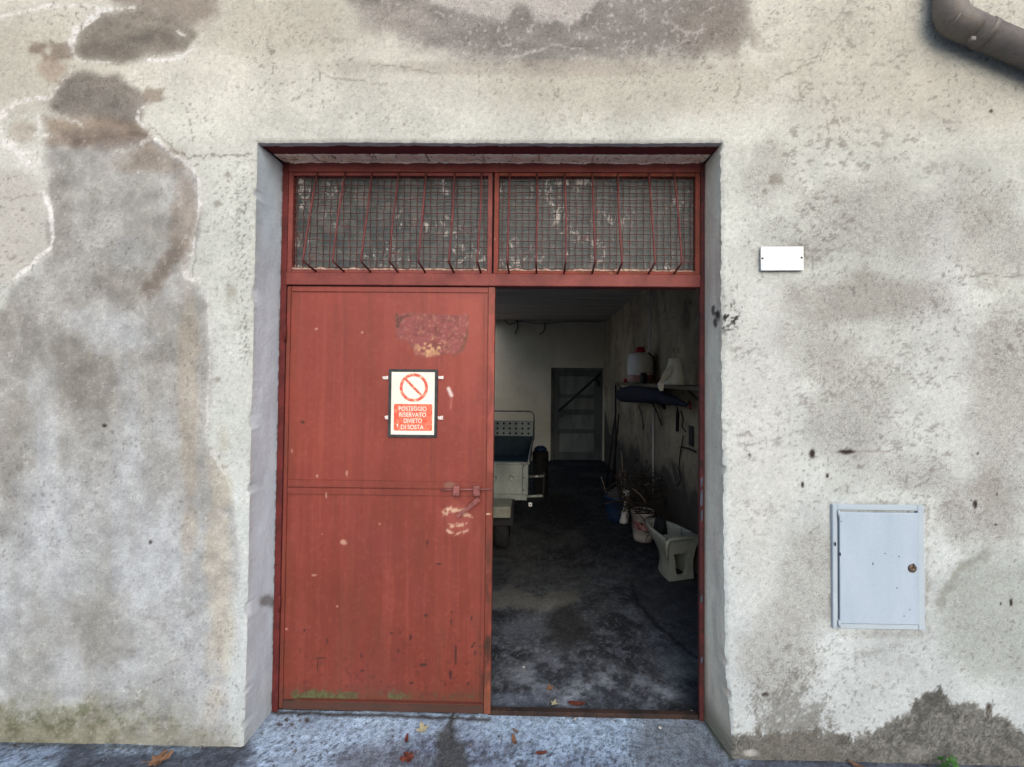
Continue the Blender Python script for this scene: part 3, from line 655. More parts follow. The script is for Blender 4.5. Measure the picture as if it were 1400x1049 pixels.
# transom lights
tg = NT('dusty glass'); f1 = tg.noise(14, 7, .7, .8); f2 = tg.noise(36, 6, .75, .6, (1, 1, .6)); f3 = tg.noise(5, 4, .6)
col = tg.mix(tg.rng(f1, .42, .66, 0, 1), L(66, 76, 76), L(116, 115, 111)); col = tg.mix(tg.rng(tg.math('MULTIPLY', f2, tg.rng(f3, .3, .65, .6, 1.15)), .55, .66, 0, .9), col, L(200, 193, 184))
col = tg.mix(tg.rng(tg.noise(18, 5, .7), .60, .68, 0, .55), col, L(120, 62, 60))
M['glass'] = tg.fin(col, tg.rng(f1, .3, .7, .35, .8), tg.bump(f2, .3, .003), 0, .4)
fm = MB(); rr_ = []
for xx in np.linspace(XL + .035, XR - .03, 150):
    h_ = .001 + .011 * max(0, vnoise(xx * 26, .3, 4) - .30) + .005 * vnoise(xx * 120, .7, 6); rr_.append([(xx, YD - .0105, ZT + .0115), (xx, YD - .0095, ZT + .0105 - h_), (xx, YD - .0078, ZT + .010 - h_), (xx, YD - .004, ZT + .0115)])
fm.loft(rr_); fm.build('lime_crust', M['brick'], door)
def transom(u0, u1, tops, bots, rust):
    x0, x1 = u0, u1; z0, z1 = zt_mid[1] + .001, zt_bar[0] - .001; mat = M['red_rust'] if rust else M['red']
    bw = .022
    f = MB(); f.box((x0, YD - .004, z0), (x0 + bw, YD + .03, z1), .002); f.box((x1 - bw, YD - .004, z0), (x1, YD + .03, z1), .002)
    f.box((x0 + bw + .0005, YD - .003, z1 - .016), (x1 - bw - .0005, YD + .03, z1), .002); f.box((x0 + bw + .0005, YD - .003, z0), (x1 - bw - .0005, YD + .03, z0 + .014), .002)
    tr = f.build('transom_frame', mat, door)
    g = MB(); g.box((x0 + bw + .001, YD + .022, z0 + .015), (x1 - bw - .001, YD + .028, z1 - .017)); g.build('glass_pane', M['glass'], tr)
    wm = MB(); nx = 28; nzr = 13
    a, b, c, d = x0 + bw + .001, x1 - bw - .001, z0 + .010, z1 - .010
    for i in range(nx + 1):
        xx = a + (b - a) * (i + .5) / (nx + 1); pts = []
        for k in range(14):
            t = k / 13; pts.append((xx + random.uniform(-.0030, .0030), YD + .006 + (.0016 if k % 2 else -.0016), c + (d - c) * t))
        wm.tube(pts, .0022, 4)
    for j in range(nzr + 1):
        zz = c + (d - c) * (j + .5) / (nzr + 1); pts = []
        for k in range(20):
            t = k / 19; pts.append((a + (b - a) * t, YD + .006 + (.0016 if (k + j) % 2 else -.0016), zz + random.uniform(-.0030, .0030)))
        wm.tube(pts, .0022, 4)
    wm.build('wire_mesh', M['wire'], tr)
    dl = MB(); xs_ = np.linspace(a, b, 60); rr_ = []
    for xx in xs_:
        h_ = .004 + .012 * max(0, vnoise(xx * 40, .5, 3) - .25) + .006 * vnoise(xx * 160, .5, 5); rr_.append([(xx, YD - .0035, z0 + .0141), (xx, YD - .0035, z0 + .0141 + h_ * .6), (xx, YD + .004, z0 + .0141 + h_), (xx, YD + .018, z0 + .0141)])
    dl.loft(rr_); dl.build('dust_ledge', M['dust'], tr)
    for (ut, vt), ub in zip(tops, bots):
        top = P(ut, vt, YD - .006); top.z = z1 - .006; out = Vector((top.x, YD - .112, z0 + .030)); foot = Vector((top.x + .002, YD - .005, z0 + .005))
        bm = MB(); mid = top.lerp(out, .5) + Vector((random.uniform(-.005, .005), 0, 0))
        bm.tube([top, mid, out.lerp(top, .02), out + Vector((0, .004, -.006)), foot], random.uniform(.0044, .0050), 7); bm.build('guard_bar', M['bar'], tr)
lt = [433.6, 472, 508.3, 545.2, 582.5, 621.5, 658.3]; rtp = [696.8, 734.2, 772, 810, 844.7, 887, 921.6]
transom(XL + .031, X_(673, 300), [(q, 238) for q in lt], lt, False)
transom(X_(675.6, 300), XR - .0235, [(q, 238) for q in rtp], rtp, True)
# left leaf: frame rails and painted sheet
YL = YD + .004
lx0, lx1 = XL + .032, X_(674.5, 600)
lz0, lz1 = .012, zt_mid[0] - .004
def paint_leaf(u, v, x, z):
    p = Paint(u, v, (141, 62, 50)); p.g[:] = .2
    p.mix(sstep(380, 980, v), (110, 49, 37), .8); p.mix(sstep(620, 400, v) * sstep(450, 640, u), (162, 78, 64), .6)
    q = fbm(x * 26, z * 1.6, 121); p.mix(sstep(.5, .7, q), (132, 62, 56), .25); p.mix(sstep(.52, .36, q), (162, 82, 72), .2)
    p.mul(.93 + .14 * fbm(x * 4, z * 4, 122)); p.mix(sstep(.55, .75, fbm(x * 3, z * 3, 123)), (126, 58, 56), .35)
    p.mix(sstep(.60, .72, fbm(x * 60, z * 60, 124, 3)), (166, 88, 74), .18)
    # torn off label with rust
    m = poly(u, v, [(541, 431), (560, 428), (600, 430), (641, 430), (640, 460), (632, 482), (600, 487), (566, 487), (562, 470), (543, 462)], 2, 3.5, 9)
    p.mix(m, (146, 86, 86), .8); p.mix(m * sstep(.5, .66, fbm(u / 9, v / 5, 125, 3)), (108, 64, 56), .45)
    p.mix(m * blob(u, v, 590, 478, 26, 18, .6, 6) * sstep(.46, .60, fbm(u / 4, v / 4, 126, 2)), (216, 176, 128), .85); p.g += m * .6
    p.mix(m * sstep(.62, .70, fbm(u / 3, v / 3, 127, 2)), (170, 120, 100), .6)
    p.mix(stroke(u, v, [(543, 432), (543, 448), (548, 435), (560, 431)], 1.6, 2, 3, 4), (84, 60, 50), .8); p.mix(stroke(u, v, [(620, 486), (632, 478), (640, 452)], 1.5, 2, 3, 4), (110, 76, 54), .8)
    # wear round the handle
    W = blob(u, v, 626, 708, 26, 30, .4, 12); p.mix(W, (158, 84, 74), .6)
    n3 = fbm(u / 4.5, v / 3.2, 128, 3)
    for pts, wd in (([(608, 699), (614, 696), (622, 698)], 3), ([(618, 700), (632, 698), (638, 693)], 2), ([(636, 703), (644, 706)], 2.5), ([(614, 716), (620, 720), (626, 718), (636, 716)], 2.2), ([(612, 726), (622, 731), (632, 729), (640, 725)], 1.8), ([(609, 703), (612, 698)], 3)):
        p.mix(stroke(u, v, pts, wd, 1.5, 3.5, 4) * sstep(.34, .5, n3), (208, 174, 148), .85)
    p.mix(blob(u, v, 616, 664, 12, 6, .5, 5), (136, 112, 96), .6)
    # white smears
    p.mix(stroke(u, v, [(613, 531), (615, 536), (617, 541)], 2.4, 1.3, 1), (226, 214, 208), .9); p.mix(stroke(u, v, [(617, 543), (616, 558)], 1.2, 1.2, 1), (190, 120, 114), .6)
    p.mix(stroke(u, v, [(590, 600), (589, 640), (590, 657)], .7, 1, .8), (98, 50, 44), .7)
    for cu, cv, ru, rv in ((470, 741, 5, 3), (429, 787, 3, 1.4), (433, 651, 1.3, 2), (440, 730, 1.2, 1), (399, 617, 1, 3), (519, 716, 1, 1), (461, 829, 1, 1), (446, 678, 1, 4), (392, 860, 1.3, 1.3), (474, 648, .8, 5), (433, 450, 2, 1.4), (495, 455, 1.4, 1.4)):
        p.mix(blob(u, v, cu, cv, ru * 1.3, rv * 1.3, .8, 3), (206, 168, 146), .7)
    for cu, cv, ru, rv in ((561, 871, 2, 3), (545, 890, 2, 2), (552, 894, 1.2, 1.5), (578, 909, 4, 1.8), (496, 917, 4, 1.2), (434, 912, 1, 7), (439, 900, 4, 1), (623, 895, 1.2, 14), (616, 922, 2, 6), (648, 880, 2, 2), (646, 884, 2, 2), (649, 893, 1.6, 3),
                           (617, 850, 1.2, 4), (582, 842, 2.4, 1.4), (535, 866, 1.6, 1.4), (601, 771, 4, 1), (584, 742, 1.4, 4), (521, 933, 1.4, 1.6), (562, 934, 3, 1.4), (640, 935, 2, 2), (416, 862, 1.4, 1.4), (494, 896, 1, 3), (447, 877, 1, 3), (414, 577, 3, 2), (617, 837, 1.6, 1.6), (645, 846, 1.5, 3), (608, 936, 1.5, 1.5)):
        p.mix(blob(u, v, cu, cv, ru * 1.25, rv * 1.3, .7, 3), (58, 34, 30), .9)
    eg = np.exp(-np.minimum(np.minimum(x - lx0, lx1 - x), z - lz0) / .035) * sstep(.40, .62, fbm(x * 14, z * 9, 150, 5, .65)); p.mix(eg, (104, 58, 40), .6)
    p.mix(sstep(.56, .70, fbm(x * 11, z * 2.4, 151, 5, .65)) * sstep(560, 900, v), (112, 58, 44), .45)
    ds = fbm(x * 70, z * 1.3, 152, 3); p.mix(sstep(.60, .74, ds) * sstep(.4, .6, fbm(x * 5, z * 3, 153)), (112, 54, 44), .25); p.mix(sstep(.62, .76, fbm(x * 55 + 9, z * 1.0, 154, 3)) * sstep(.45, .6, fbm(x * 6, z * 2, 155)), (170, 90, 78), .15)
    for su, sv, ln in ((420, 678, 60), (458, 678, 110), (500, 678, 70), (538, 678, 130), (566, 678, 50), (600, 735, 60), (632, 735, 90), (560, 488, 16), (604, 488, 24), (540, 600, 40), (410, 400, 90), (470, 400, 60), (505, 400, 130)):
        p.mix(stroke(u, v, [(su, sv), (su - 1.5, sv + ln)], .9, 1.2, 1.2, 12) * np.clip(1 - (v - sv) / ln, 0, 1), (108, 56, 42), .5)
    D = sstep(800, 960, v); p.mix(D * sstep(.66, .76, fbm(x * 40, z * 40, 129, 3)), (86, 44, 38), .5)
    # grime and moss at the foot
    F_ = sstep(930, 962, v + (fbm(u / 20, v / 20, 130) - .5) * 26); p.mix(F_, (96, 58, 46), .65)
    mw = np.interp(u, [395, 405, 440, 480, 500, 525, 540, 555, 575, 620, 645, 655], [0, .95, 1, .8, .25, .3, .8, .7, .2, .3, .45, 0])
    Mo = np.exp(-((v - 953) / np.where(v < 953, 9, 5)) ** 2) * mw; Mo = sstep(.32, .62, Mo * .75 + (fbm(u / 5, v / 4, 131, 4, .7) - .5) * .9 + .1) * (Mo > .05)
    p.mix(Mo, (72, 80, 52), .75); p.mix(Mo * sstep(.5, .64, fbm(u / 3, v / 3, 133, 2)), (94, 106, 70), .6); p.g += Mo * .6
    p.mix(sstep(652, 660, u) * sstep(840, 900, v) * sstep(.5, .6, fbm(u / 5, v / 12, 132)), (80, 46, 36), .8)
    return p
def sheet():
    xs = lines(lx0, lx1, .0048); zs = lines(lz0, lz1, .0048)
    X, Z = np.meshgrid(xs, zs, indexing='ij'); x, z = X.ravel(), Z.ravel()
    yb = YL + (fbm(x * 1.6, z * 1.6, 140) - .5) * .010
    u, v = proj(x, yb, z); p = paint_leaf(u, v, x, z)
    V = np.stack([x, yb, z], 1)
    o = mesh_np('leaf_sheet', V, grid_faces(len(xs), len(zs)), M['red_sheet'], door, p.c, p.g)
    return o
leaf = sheet()
# sheet back so that the leaf has thickness
MB().box((lx0 + .001, YL + .012, lz0), (lx1 - .001, YL + .034, lz1), .001).build('leaf_back', M['red_dark'], leaf)
def rail(name, x0, x1, z0, z1, dy, mat, step=.006):
    xs = np.concatenate([[x0], lines(x0 + .0015, x1 - .0015, step), [x1]]); zs = np.concatenate([[z0], lines(z0 + .0015, z1 - .0015, step), [z1]])
    X, Z = np.meshgrid(xs, zs, indexing='ij'); x, z = X.ravel(), Z.ravel()
    y = np.full_like(x, YL - dy); e = np.minimum(np.minimum(x - x0, x1 - x), np.minimum(z - z0, z1 - z)); y = np.where(e < 1e-6, YL + .012, y)
    u, v = proj(x, np.full_like(x, YL - dy), z); p = paint_leaf(u, v, x, z); p.mul(np.full(x.size, .97))
    edge = np.exp(-np.maximum(e, 0) / .003) * sstep(.42, .6, fbm(x * 40, z * 40, 141, 3)); p.mix(edge, (104, 56, 48), .6)
    if name == 'bottom_rail': p.mix(sstep(.40, .55, fbm(x * 22, z * 40, 142)), (72, 52, 42), .8); p.mix(x * 0 + 1, (72, 52, 45), .65)
    if dy > .0065 and name == 'side_rail':
        p.mix(sstep(.52, .64, fbm(x * 30, z * 9, 143)) * sstep(1.3, .3, z), (74, 44, 34), .8); p.mix(sstep(.5, .62, fbm(x * 24, z * 5, 144)), (176, 98, 84), .35)
        p.mix(blob(u, v, 667, 880, 5, 12, .4, 6), (62, 42, 32), .9); p.mix(blob(u, v, 667, 703, 6, 1.6, .3, 6), (226, 190, 160), .9)
        p.mix(sstep(900, 960, v), (150, 88, 62), .5)
    o = mesh_np(name, np.stack([x, y, z], 1), grid_faces(len(xs), len(zs)), M['red_sheet'], leaf, p.c, p.g, smooth=False)
    return o
ze = lz1 - .0005
rail('side_rail', lx0 + .0005, lx0 + .020, lz0 + .0005, ze, .005, None)
rail('side_rail', lx1 - .030, lx1 + .002, lz0 + .0005, ze, .012, None)
rail('inner_strip', lx1 - .052, lx1 - .0315, lz0 + .05, ze - .030, .005, None)
rail('top_rail', lx0 + .021, lx1 - .031, ze - .026, ze, .005, None)
rail('bottom_rail', lx0 + .021, lx1 - .031, lz0 + .0005, lz0 + .042, .009, None)
rail('bottom_ledge', lx0 + .08, lx1 - .034, lz0 + .043, lz0 + .049, .016, None)
zm0, zm1, zmm = Z_(677, 520), Z_(657, 520), Z_(667.5, 520)
rail('middle_rail', lx0 + .021, lx1 - .0530, zmm + .0012, zm1, .006, None)
rail('middle_rail', lx0 + .021, lx1 - .0530, zm0, zmm - .0012, .007, None)
# bolt and handle
M['bolt'] = noisy('worn red iron', L(146, 88, 84), L(112, 66, 62), 30, .55, dirt=(L(150, 110, 96), 50, .6), bstr=.2)
yb = YL - .008
for cu in (624.5, 652):
    c = P(cu, 670.5, yb)
    b_ = MB(); b_.box((c.x - .0165, yb - .018, c.z - .024), (c.x + .0165, yb + .004, c.z + .024), .005, seg=2); b_.build('bolt_guide', M['bolt'], leaf)
a, b = P(604, 669.5, yb), P(672, 668.5, yb)
MB().tube([a + Vector((0, -.006, 0)), b + Vector((.004, -.006, 0))], .0048, 8).build('bolt_rod', M['bolt'], leaf)
a, b = P(655, 682, yb - .012), P(625, 706, yb - .012); d = (b - a).normalized(); nrm = Vector((-d.z, 0, d.x)) * .0105
h = MB(); h.slab([a + nrm, a - nrm, b - nrm * .7, b + nrm * .7], (0, -.007, 0)); h.tube([P(653, 678, yb - .004), a + Vector((0, -.004, 0)) + d * .01], .005, 6); h.build('bolt_handle', M['bolt'], leaf)
for v_ in (455, 825):                  # hinge barrels, welded to post and leaf
    c = P(381, v_, YD - .009); MB().tube([(XL + .031, YD - .009, c.z - .04), (XL + .031, YD - .009, c.z + .04)], .006, 8).build('hinge', M['red_dark'], leaf)

# ------------------------------------------------------------------ no parking sign on the leaf
ys = YL - .004
sc_ = P(565, 551, ys)
sign = thing('parking_sign', (sc_.x, ys, P(565, 598, ys).z), 'small white and red no parking sign in a dark frame on the red door', 'sign')
M['signframe'] = noisy('dark grey tape edge', L(66, 70, 72), L(50, 52, 56), 30, .7)
M['signwhite'] = noisy('yellowed white sign', L(240, 238, 226, .85), L(236, 230, 214, .85), 9, .5, bstr=.02, gamp=.02)
tr_ = NT('faded sign red'); f_ = tr_.noise(60, 5, .65); M['signred'] = tr_.fin(tr_.mix(tr_.rng(f_, .42, .68, 0, 1), L(222, 92, 70, .85), L(236, 146, 116, .85)), .5)
tr_ = NT('worn sign red'); f_ = tr_.noise(50, 5, .7); M['signring'] = tr_.fin(tr_.mix(tr_.rng(f_, .50, .66, 0, 1), L(216, 96, 80, .85), L(240, 206, 172, .85)), .5)
x0, x1, z1, z0 = P(531.5, 551, ys).x, P(598, 551, ys).x, P(565, 505, ys).z, P(565, 598, ys).z
wf = .0125
f = MB(); f.box((x0, ys - .006, z0), (x0 + wf, ys + .004, z1), .001); f.box((x1 - wf, ys - .006, z0), (x1, ys + .004, z1), .001)
f.box((x0 + wf, ys - .0055, z1 - wf), (x1 - wf, ys + .004, z1), .001); f.box((x0 + wf, ys - .0055, z0), (x1 - wf, ys + .004, z0 + wf), .001)
f.build('sign_frame', M['signframe'], sign)
MB().box((x0 + wf - .001, ys - .0025, z0 + wf - .001), (x1 - wf + .001, ys + .003, z1 - wf + .001)).build('sign_plate', M['signwhite'], sign)
def rrect(a, b, c, d, r, n=5):
    pts = []
    for cx, cz, a0 in ((b - r, c + r, -90), (b - r, d - r, 0), (a + r, d - r, 90), (a + r, c + r, 180)):
        for k in range(n + 1): t = RAD(a0 + 90 * k / n); pts.append((cx + r * math.cos(t), cz + r * math.sin(t)))
    return pts
ra, rb, rc, rd = P(538.5, 580, ys).x, P(591, 580, ys).x, P(565, 589, ys).z, P(565, 552.5, ys).z
MB().slab([(px, ys - .0027, pz) for px, pz in rrect(ra, rb, rc, rd, .008)], (0, -.0006, 0)).build('text_panel', M['signred'], sign)
cc = P(566, 530, ys); ro, ri = .0675, .0535
m = MB(); n = 48
o_ = [m.bm.verts.new((cc.x + ro * math.cos(k * 2 * math.pi / n), ys - .0034, cc.z + ro * math.sin(k * 2 * math.pi / n))) for k in range(n)]
i_ = [m.bm.verts.new((cc.x + ri * math.cos(k * 2 * math.pi / n), ys - .0034, cc.z + ri * math.sin(k * 2 * math.pi / n))) for k in range(n)]
for k in range(n): m.bm.faces.new((o_[k], o_[(k + 1) % n], i_[(k + 1) % n], i_[k]))
dd = Vector((.7071, 0, -.7071)); pp = Vector((.7071, 0, .7071)) * .0058; c0 = Vector((cc.x, ys - .0036, cc.z))
m.poly([c0 - dd * (ri + .003) + pp, c0 - dd * (ri + .003) - pp, c0 + dd * (ri + .003) - pp, c0 + dd * (ri + .003) + pp])
m.build('prohibition_symbol', M['signring'], sign)
def lettering(txt, cu, cv, h, wid, parent):
    cu_ = bpy.data.curves.new('lettering', 'FONT'); cu_.body = txt; cu_.align_x = 'CENTER'; cu_.align_y = 'CENTER'; cu_.size = 1; cu_.offset = .006
    t = bpy.data.objects.new('lettering', cu_); C.objects.link(t); bpy.context.view_layer.update()
    me = bpy.data.meshes.new_from_object(t.evaluated_get(bpy.context.evaluated_depsgraph_get())); C.objects.unlink(t); bpy.data.objects.remove(t)
    co = np.array([q.co[:] for q in me.vertices]); lo, hi = co.min(0), co.max(0); c = P(cu, cv, ys)
    sx, sz = wid / (hi[0] - lo[0]), h / (hi[1] - lo[1]); W = np.zeros_like(co)
    W[:, 0] = c.x + (co[:, 0] - (lo[0] + hi[0]) / 2) * sx; W[:, 1] = ys - .0040; W[:, 2] = c.z + (co[:, 1] - (lo[1] + hi[1]) / 2) * sz
    W -= np.array(off(parent)); me.vertices.foreach_set('co', W.ravel().astype(np.float32)); me.materials.append(M['signwhite']); me.update()
    o = bpy.data.objects.new('lettering', me); link(o, parent); return o
for txt, v_, wpx in (('POSTEGGIO', 558.8, 38), ('RISERVATO', 567, 37), ('DIVIETO', 575.2, 25), ('DI SOSTA', 583.8, 31)):
    lettering(txt, 564.6 if 'SOSTA' not in txt else 564, v_, .0205, wpx / 289.5, sign)
MB().slab([P(542.5, 580, ys - .0035), P(544.3, 580, ys - .0035), P(543.9, 584.5, ys - .0035), P(543.2, 584.5, ys - .0035)], (0, -.0005, 0)).build('chip_mark', M['signwhite'], sign)
M['tape'] = noisy('torn white tape', L(232, 226, 222), L(200, 160, 152), 60, .6, lo=.5, hi=.7)
for u0, u1, v0, v1 in ((523, 531, 514, 518.5), (526, 531, 568, 573), (598.5, 606, 568.5, 573.5), (599, 606.5, 514, 518)):
    pts = [P(u0, v0 + 1, ys), P(u0 + 1, v1, ys), P(u1, v1 + .4, ys), P(u1, v0, ys)]
    MB().slab([(q.x, YL - .004 - .003, q.z) for q in pts], (0, -.0008, 0)).build('tape_tab', M['tape'], sign)

# ------------------------------------------------------------------ things on the facade
# white plaque
c0, c1 = P(1040.5, 337, YW - .016), P(1099, 370, YW - .016)
pq = thing('wall_plaque', ((c0.x + c1.x) / 2, YW - .008, c1.z), 'blank white rectangular plastic plaque screwed to the plaster right of the door', 'plaque')
Rp = Matrix.Rotation(RAD(-.6), 3, 'Y')
MB().box((c0.x, YW - .016, c1.z), (c1.x, YW - .009, c0.z), .0012, Rp).build('plate', M['white'], pq)
for uu, vv in ((1042.6, 353.3), (1096, 352.3)):
    c = P(uu, vv, YW - .017); k = MB(); k.lathe((0, 0, 0), [(.0045, 0), (.004, .002), (.001, .0026)], 12); R = Matrix.Rotation(RAD(90), 3, 'X')
    for q in k.bm.verts: q.co = R @ q.co + c
    k.build('screw', M['screw'], pq)
# meter cabinet
yc = YW - .012
c0, c1 = P(1138.5, 690, yc), P(1265, 862, yc)
cb = thing('utility_cabinet', ((c0.x + c1.x) / 2, yc, c1.z), 'pale blue grey metal utility cabinet door let into the plaster low on the right', 'cabinet')
bw = .026; a, b, z0, z1 = c0.x, c1.x, c1.z, c0.z
Rc = None
f = MB(); f.box((a, yc, z0), (a + .020, YW + .08, z1), .002); f.box((b - bw, yc, z0), (b, YW + .08, z1), .002); f.box((a + .020, yc + .001, z1 - .022), (b - bw, YW + .08, z1), .002); f.box((a + .020, yc + .001, z0), (b - bw, YW + .08, z0 + .020), .002)
f.build('cabinet_frame', M['cab'], cb)
MB().box((a + .015, YW + .05, z0 + .01), (b - .02, YW + .075, z1 - .01)).build('cabinet_back', M['black'], cb)
dm = MB(); dm.box((a + .0262, yc - .004, z0 + .0235), (b - bw - .0012, yc + .006, z1 - .0300), .0025, seg=2); dr_ = dm.build('cabinet_door', M['cabdoor'], cb)
for v_ in (702, 852):
    c = P(1146, v_, yc); MB().tube([(a + .022, yc - .004, c.z - .014), (a + .022, yc - .004, c.z + .014)], .0045, 8).build('hinge', M['cab'], dr_)
c = P(1247, 777, yc - .004); k = MB(); k.lathe((0, 0, 0), [(.017, 0), (.017, .003), (.014, .005), (.006, .006), (.005, .004), (.001, .004)], 20); R = Matrix.Rotation(RAD(90), 3, 'X')
for q in k.bm.verts: q.co = R @ q.co + c
k.box((c.x + .001, c.y - .008, c.z + .006), (c.x + .005, c.y, c.z + .020), .0008); k.build('lock', M['brass'], dr_)
M['chip'] = noisy('dark chip', L(46, 42, 42), L(36, 34, 34), 40, .8)
for uu, vv, ru, rv in ((1142, 744, 1.3, 3), (1148.5, 758, 1.2, 3), (1210, 757, .8, .8), (1229, 761, .9, .9), (1193.5, 771, .7, 2), (1226.5, 804, .9, .9), (1244, 834, .8, .8), (1236, 842.5, .8, .8), (1150, 713, .7, .9)):
    c = P(uu, vv, yc - .0042); pts = [(c.x + math.cos(k) * ru * .0031 * random.uniform(.7, 1.2), yc - .0042, c.z + math.sin(k) * rv * .0031 * random.uniform(.7, 1.2)) for k in np.linspace(0, 2 * math.pi, 9)[:-1]]
    MB().slab(pts, (0, -.0004, 0)).build('paint_chip', M['chip'], dr_)
# downpipe
yp = YW - .060; rp = .053
dp_pts = [P(1300, -70, yp), P(1299.5, -8, yp), P(1298.5, 4, yp), P(1299, 14, yp), P(1303, 24, yp), P(1311, 31, yp), P(1320, 35, yp), P(1331, 39.5, yp), P(1480, 104, yp)]; dp_pts[8] = dp_pts[7] + (dp_pts[8] - dp_pts[7]) * 4.0
dp = thing('downpipe', (dp_pts[0].x, yp, 3.0), 'dark grey metal rainwater downpipe with an elbow crossing the top right of the wall', 'pipe')
MB().tube([dp_pts[0] + Vector((0, 0, .6)), dp_pts[0], dp_pts[1]], rp * .97, 28).build('pipe', M['galv'], dp)
MB().tube(dp_pts[1:8], [rp * 1.0, rp * 1.01, rp * 1.01, rp * 1.01, rp * 1.01, rp * 1.01, rp * 1.0], 28).build('elbow', M['galv'], dp)
MB().tube([dp_pts[7].lerp(dp_pts[8], -.03), dp_pts[8]], rp * .97, 28).build('pipe', M['galv'], dp)
dv = (dp_pts[8] - dp_pts[7]).normalized()
e0 = P(1346, 46, yp)
MB().tube([e0 - dv * .012, e0 - dv * .011, e0 + dv * .011, e0 + dv * .012], [rp * .985, rp * 1.03, rp * 1.03, rp * .985], 28).build('pipe_clamp', M['galv'], dp)
q0 = P(1329, 54, yp - .030); MB().box(q0 - Vector((.010, .008, .009)), q0 + Vector((.010, .006, .009)), .002).build('clamp_lug', M['galv_seam'], dp)
MB().tube([P(1316, 14, yp - rp * .75), P(1309, 25, yp - rp * .98), P(1300, 35, yp - rp * .80)], .0022, 6).build('weld_seam', M['galv_seam'], dp)
MB().box((e0.x - .012, yp + .03, e0.z - .012), (e0.x + .012, YW + .02, e0.z + .02), .003).build('wall_bracket', M['galv'], dp)

# ------------------------------------------------------------------ leaves, weed, pebbles
def leaf_mat(n_, a, b): return noisy(n_, a, b, 60, .7, bstr=.1)
LM = {'brown': leaf_mat('brown leaf', L(128, 78, 54), L(92, 54, 38)), 'tan': leaf_mat('tan leaf', L(150, 112, 84), L(104, 76, 58)), 'pale': leaf_mat('pale leaf', L(196, 192, 158), L(170, 164, 128)), 'red': leaf_mat('red brown leaf', L(120, 66, 52), L(90, 46, 38))}
def fallen_leaf(u, v, size, kind, label, shape='maple', z=0.006, rot=0.0, curl=.35, group=None):
    c = G(u, v, z); c.z = z
    if shape == 'maple':
        out = []
        for k in range(5):
            a0 = RAD(-144 + 72 * k * 1.0) ; L_ = (.62, .86, 1.0, .86, .62)[k]
            out += [(a0 - .42, .58 * L_), (a0 - .26, .80 * L_), (a0 - .12, .78 * L_), (a0, 1.0 * L_), (a0 + .12, .78 * L_), (a0 + .28, .82 * L_), (a0 + .42, .56 * L_), (a0 + .62, .40)]
        pts = [(math.sin(t) * r, math.cos(t) * r) for t, r in out]
    else:
        pts = [(math.sin(t) * .34 * (1 + .15 * math.sin(3 * t)), math.cos(t)) for t in np.linspace(0, 2 * math.pi, 17)[:-1]]
    m = MB(); s = size / 2; cr, sr = math.cos(rot), math.sin(rot)
    ctr = m.bm.verts.new((c.x, c.y, c.z + .002)); ring = []
    for px, py in pts:
        x, y = px * cr - py * sr, px * sr + py * cr; rr = math.hypot(px, py)
        ring.append(m.bm.verts.new((c.x + x * s, c.y + y * s, c.z + .002 + curl * s * rr * rr * (.45 + .4 * math.sin(px * 5 + rot * 3)))))
    for k in range(len(ring)): m.bm.faces.new((ctr, ring[k], ring[(k + 1) % len(ring)]))
    for f_ in m.bm.faces: f_.smooth = True
    st = math.atan2(-sr, cr)
    m.tube([(c.x, c.y, c.z + .003), (c.x + .5 * s * sr, c.y - .5 * s * cr, c.z + .004), (c.x + .95 * s * sr, c.y - .95 * s * cr, c.z + .010)], .0011, 5)
    o = m.build('fallen_leaf', LM[kind]); me = o.data
    me.transform(Matrix.Translation(-c)); o.location = c
    return tag(o, label, 'leaf', group)
fallen_leaf(578, 998, .075, 'pale', 'pale greenish maple leaf lying on concrete below the red door', rot=.5, z=.008)
fallen_leaf(559, 1036, .085, 'red', 'crumpled red brown leaf on the concrete nearest the camera', rot=2.2, z=.010, curl=.6)
fallen_leaf(216, 1040, .11, 'tan', 'curled tan leaf on the dark asphalt at the foot of the left wall', rot=-1.2, z=.010, curl=.7)
fallen_leaf(752, 942, .055, 'tan', 'small yellow lobed leaf on the garage floor, farther from the sill', rot=.3, z=.010)
fallen_leaf(758, 962, .050, 'pale', 'small pale leaf on the garage floor just behind the sill', rot=1.1, z=.010)
fallen_leaf(788, 962, .085, 'red', 'long dark red leaf lying flat just inside the open doorway', 'oval', rot=1.5, z=.010, curl=.15)
fallen_leaf(703, 1013, .055, 'tan', 'narrow tan leaf on the apron, in front of two smaller scraps', 'oval', rot=.3)
fallen_leaf(705, 1000, .035, 'tan', 'short tan leaf scrap on the apron beside a narrow tan leaf', 'oval', rot=.9)
fallen_leaf(740, 1030, .05, 'red', 'small red brown scrap of leaf on the apron near the picture bottom', 'oval', rot=1.7)
fallen_leaf(1170, 1046, .06, 'tan', 'tan leaf scrap on the asphalt at the foot of the right wall', 'oval', rot=1.0)
fallen_leaf(556, 1011, .045, 'red', 'tiny rust coloured scrap between the pale leaf and the crumpled leaf', 'oval', rot=.2)
M['weed'] = noisy('weed green', L(78, 128, 58), L(52, 92, 42), 40, .6)
c = G(1272, 1036); wd = thing('weed', (c.x, YW - .03, 0), 'small green weed growing at the foot of the right wall', 'plant')
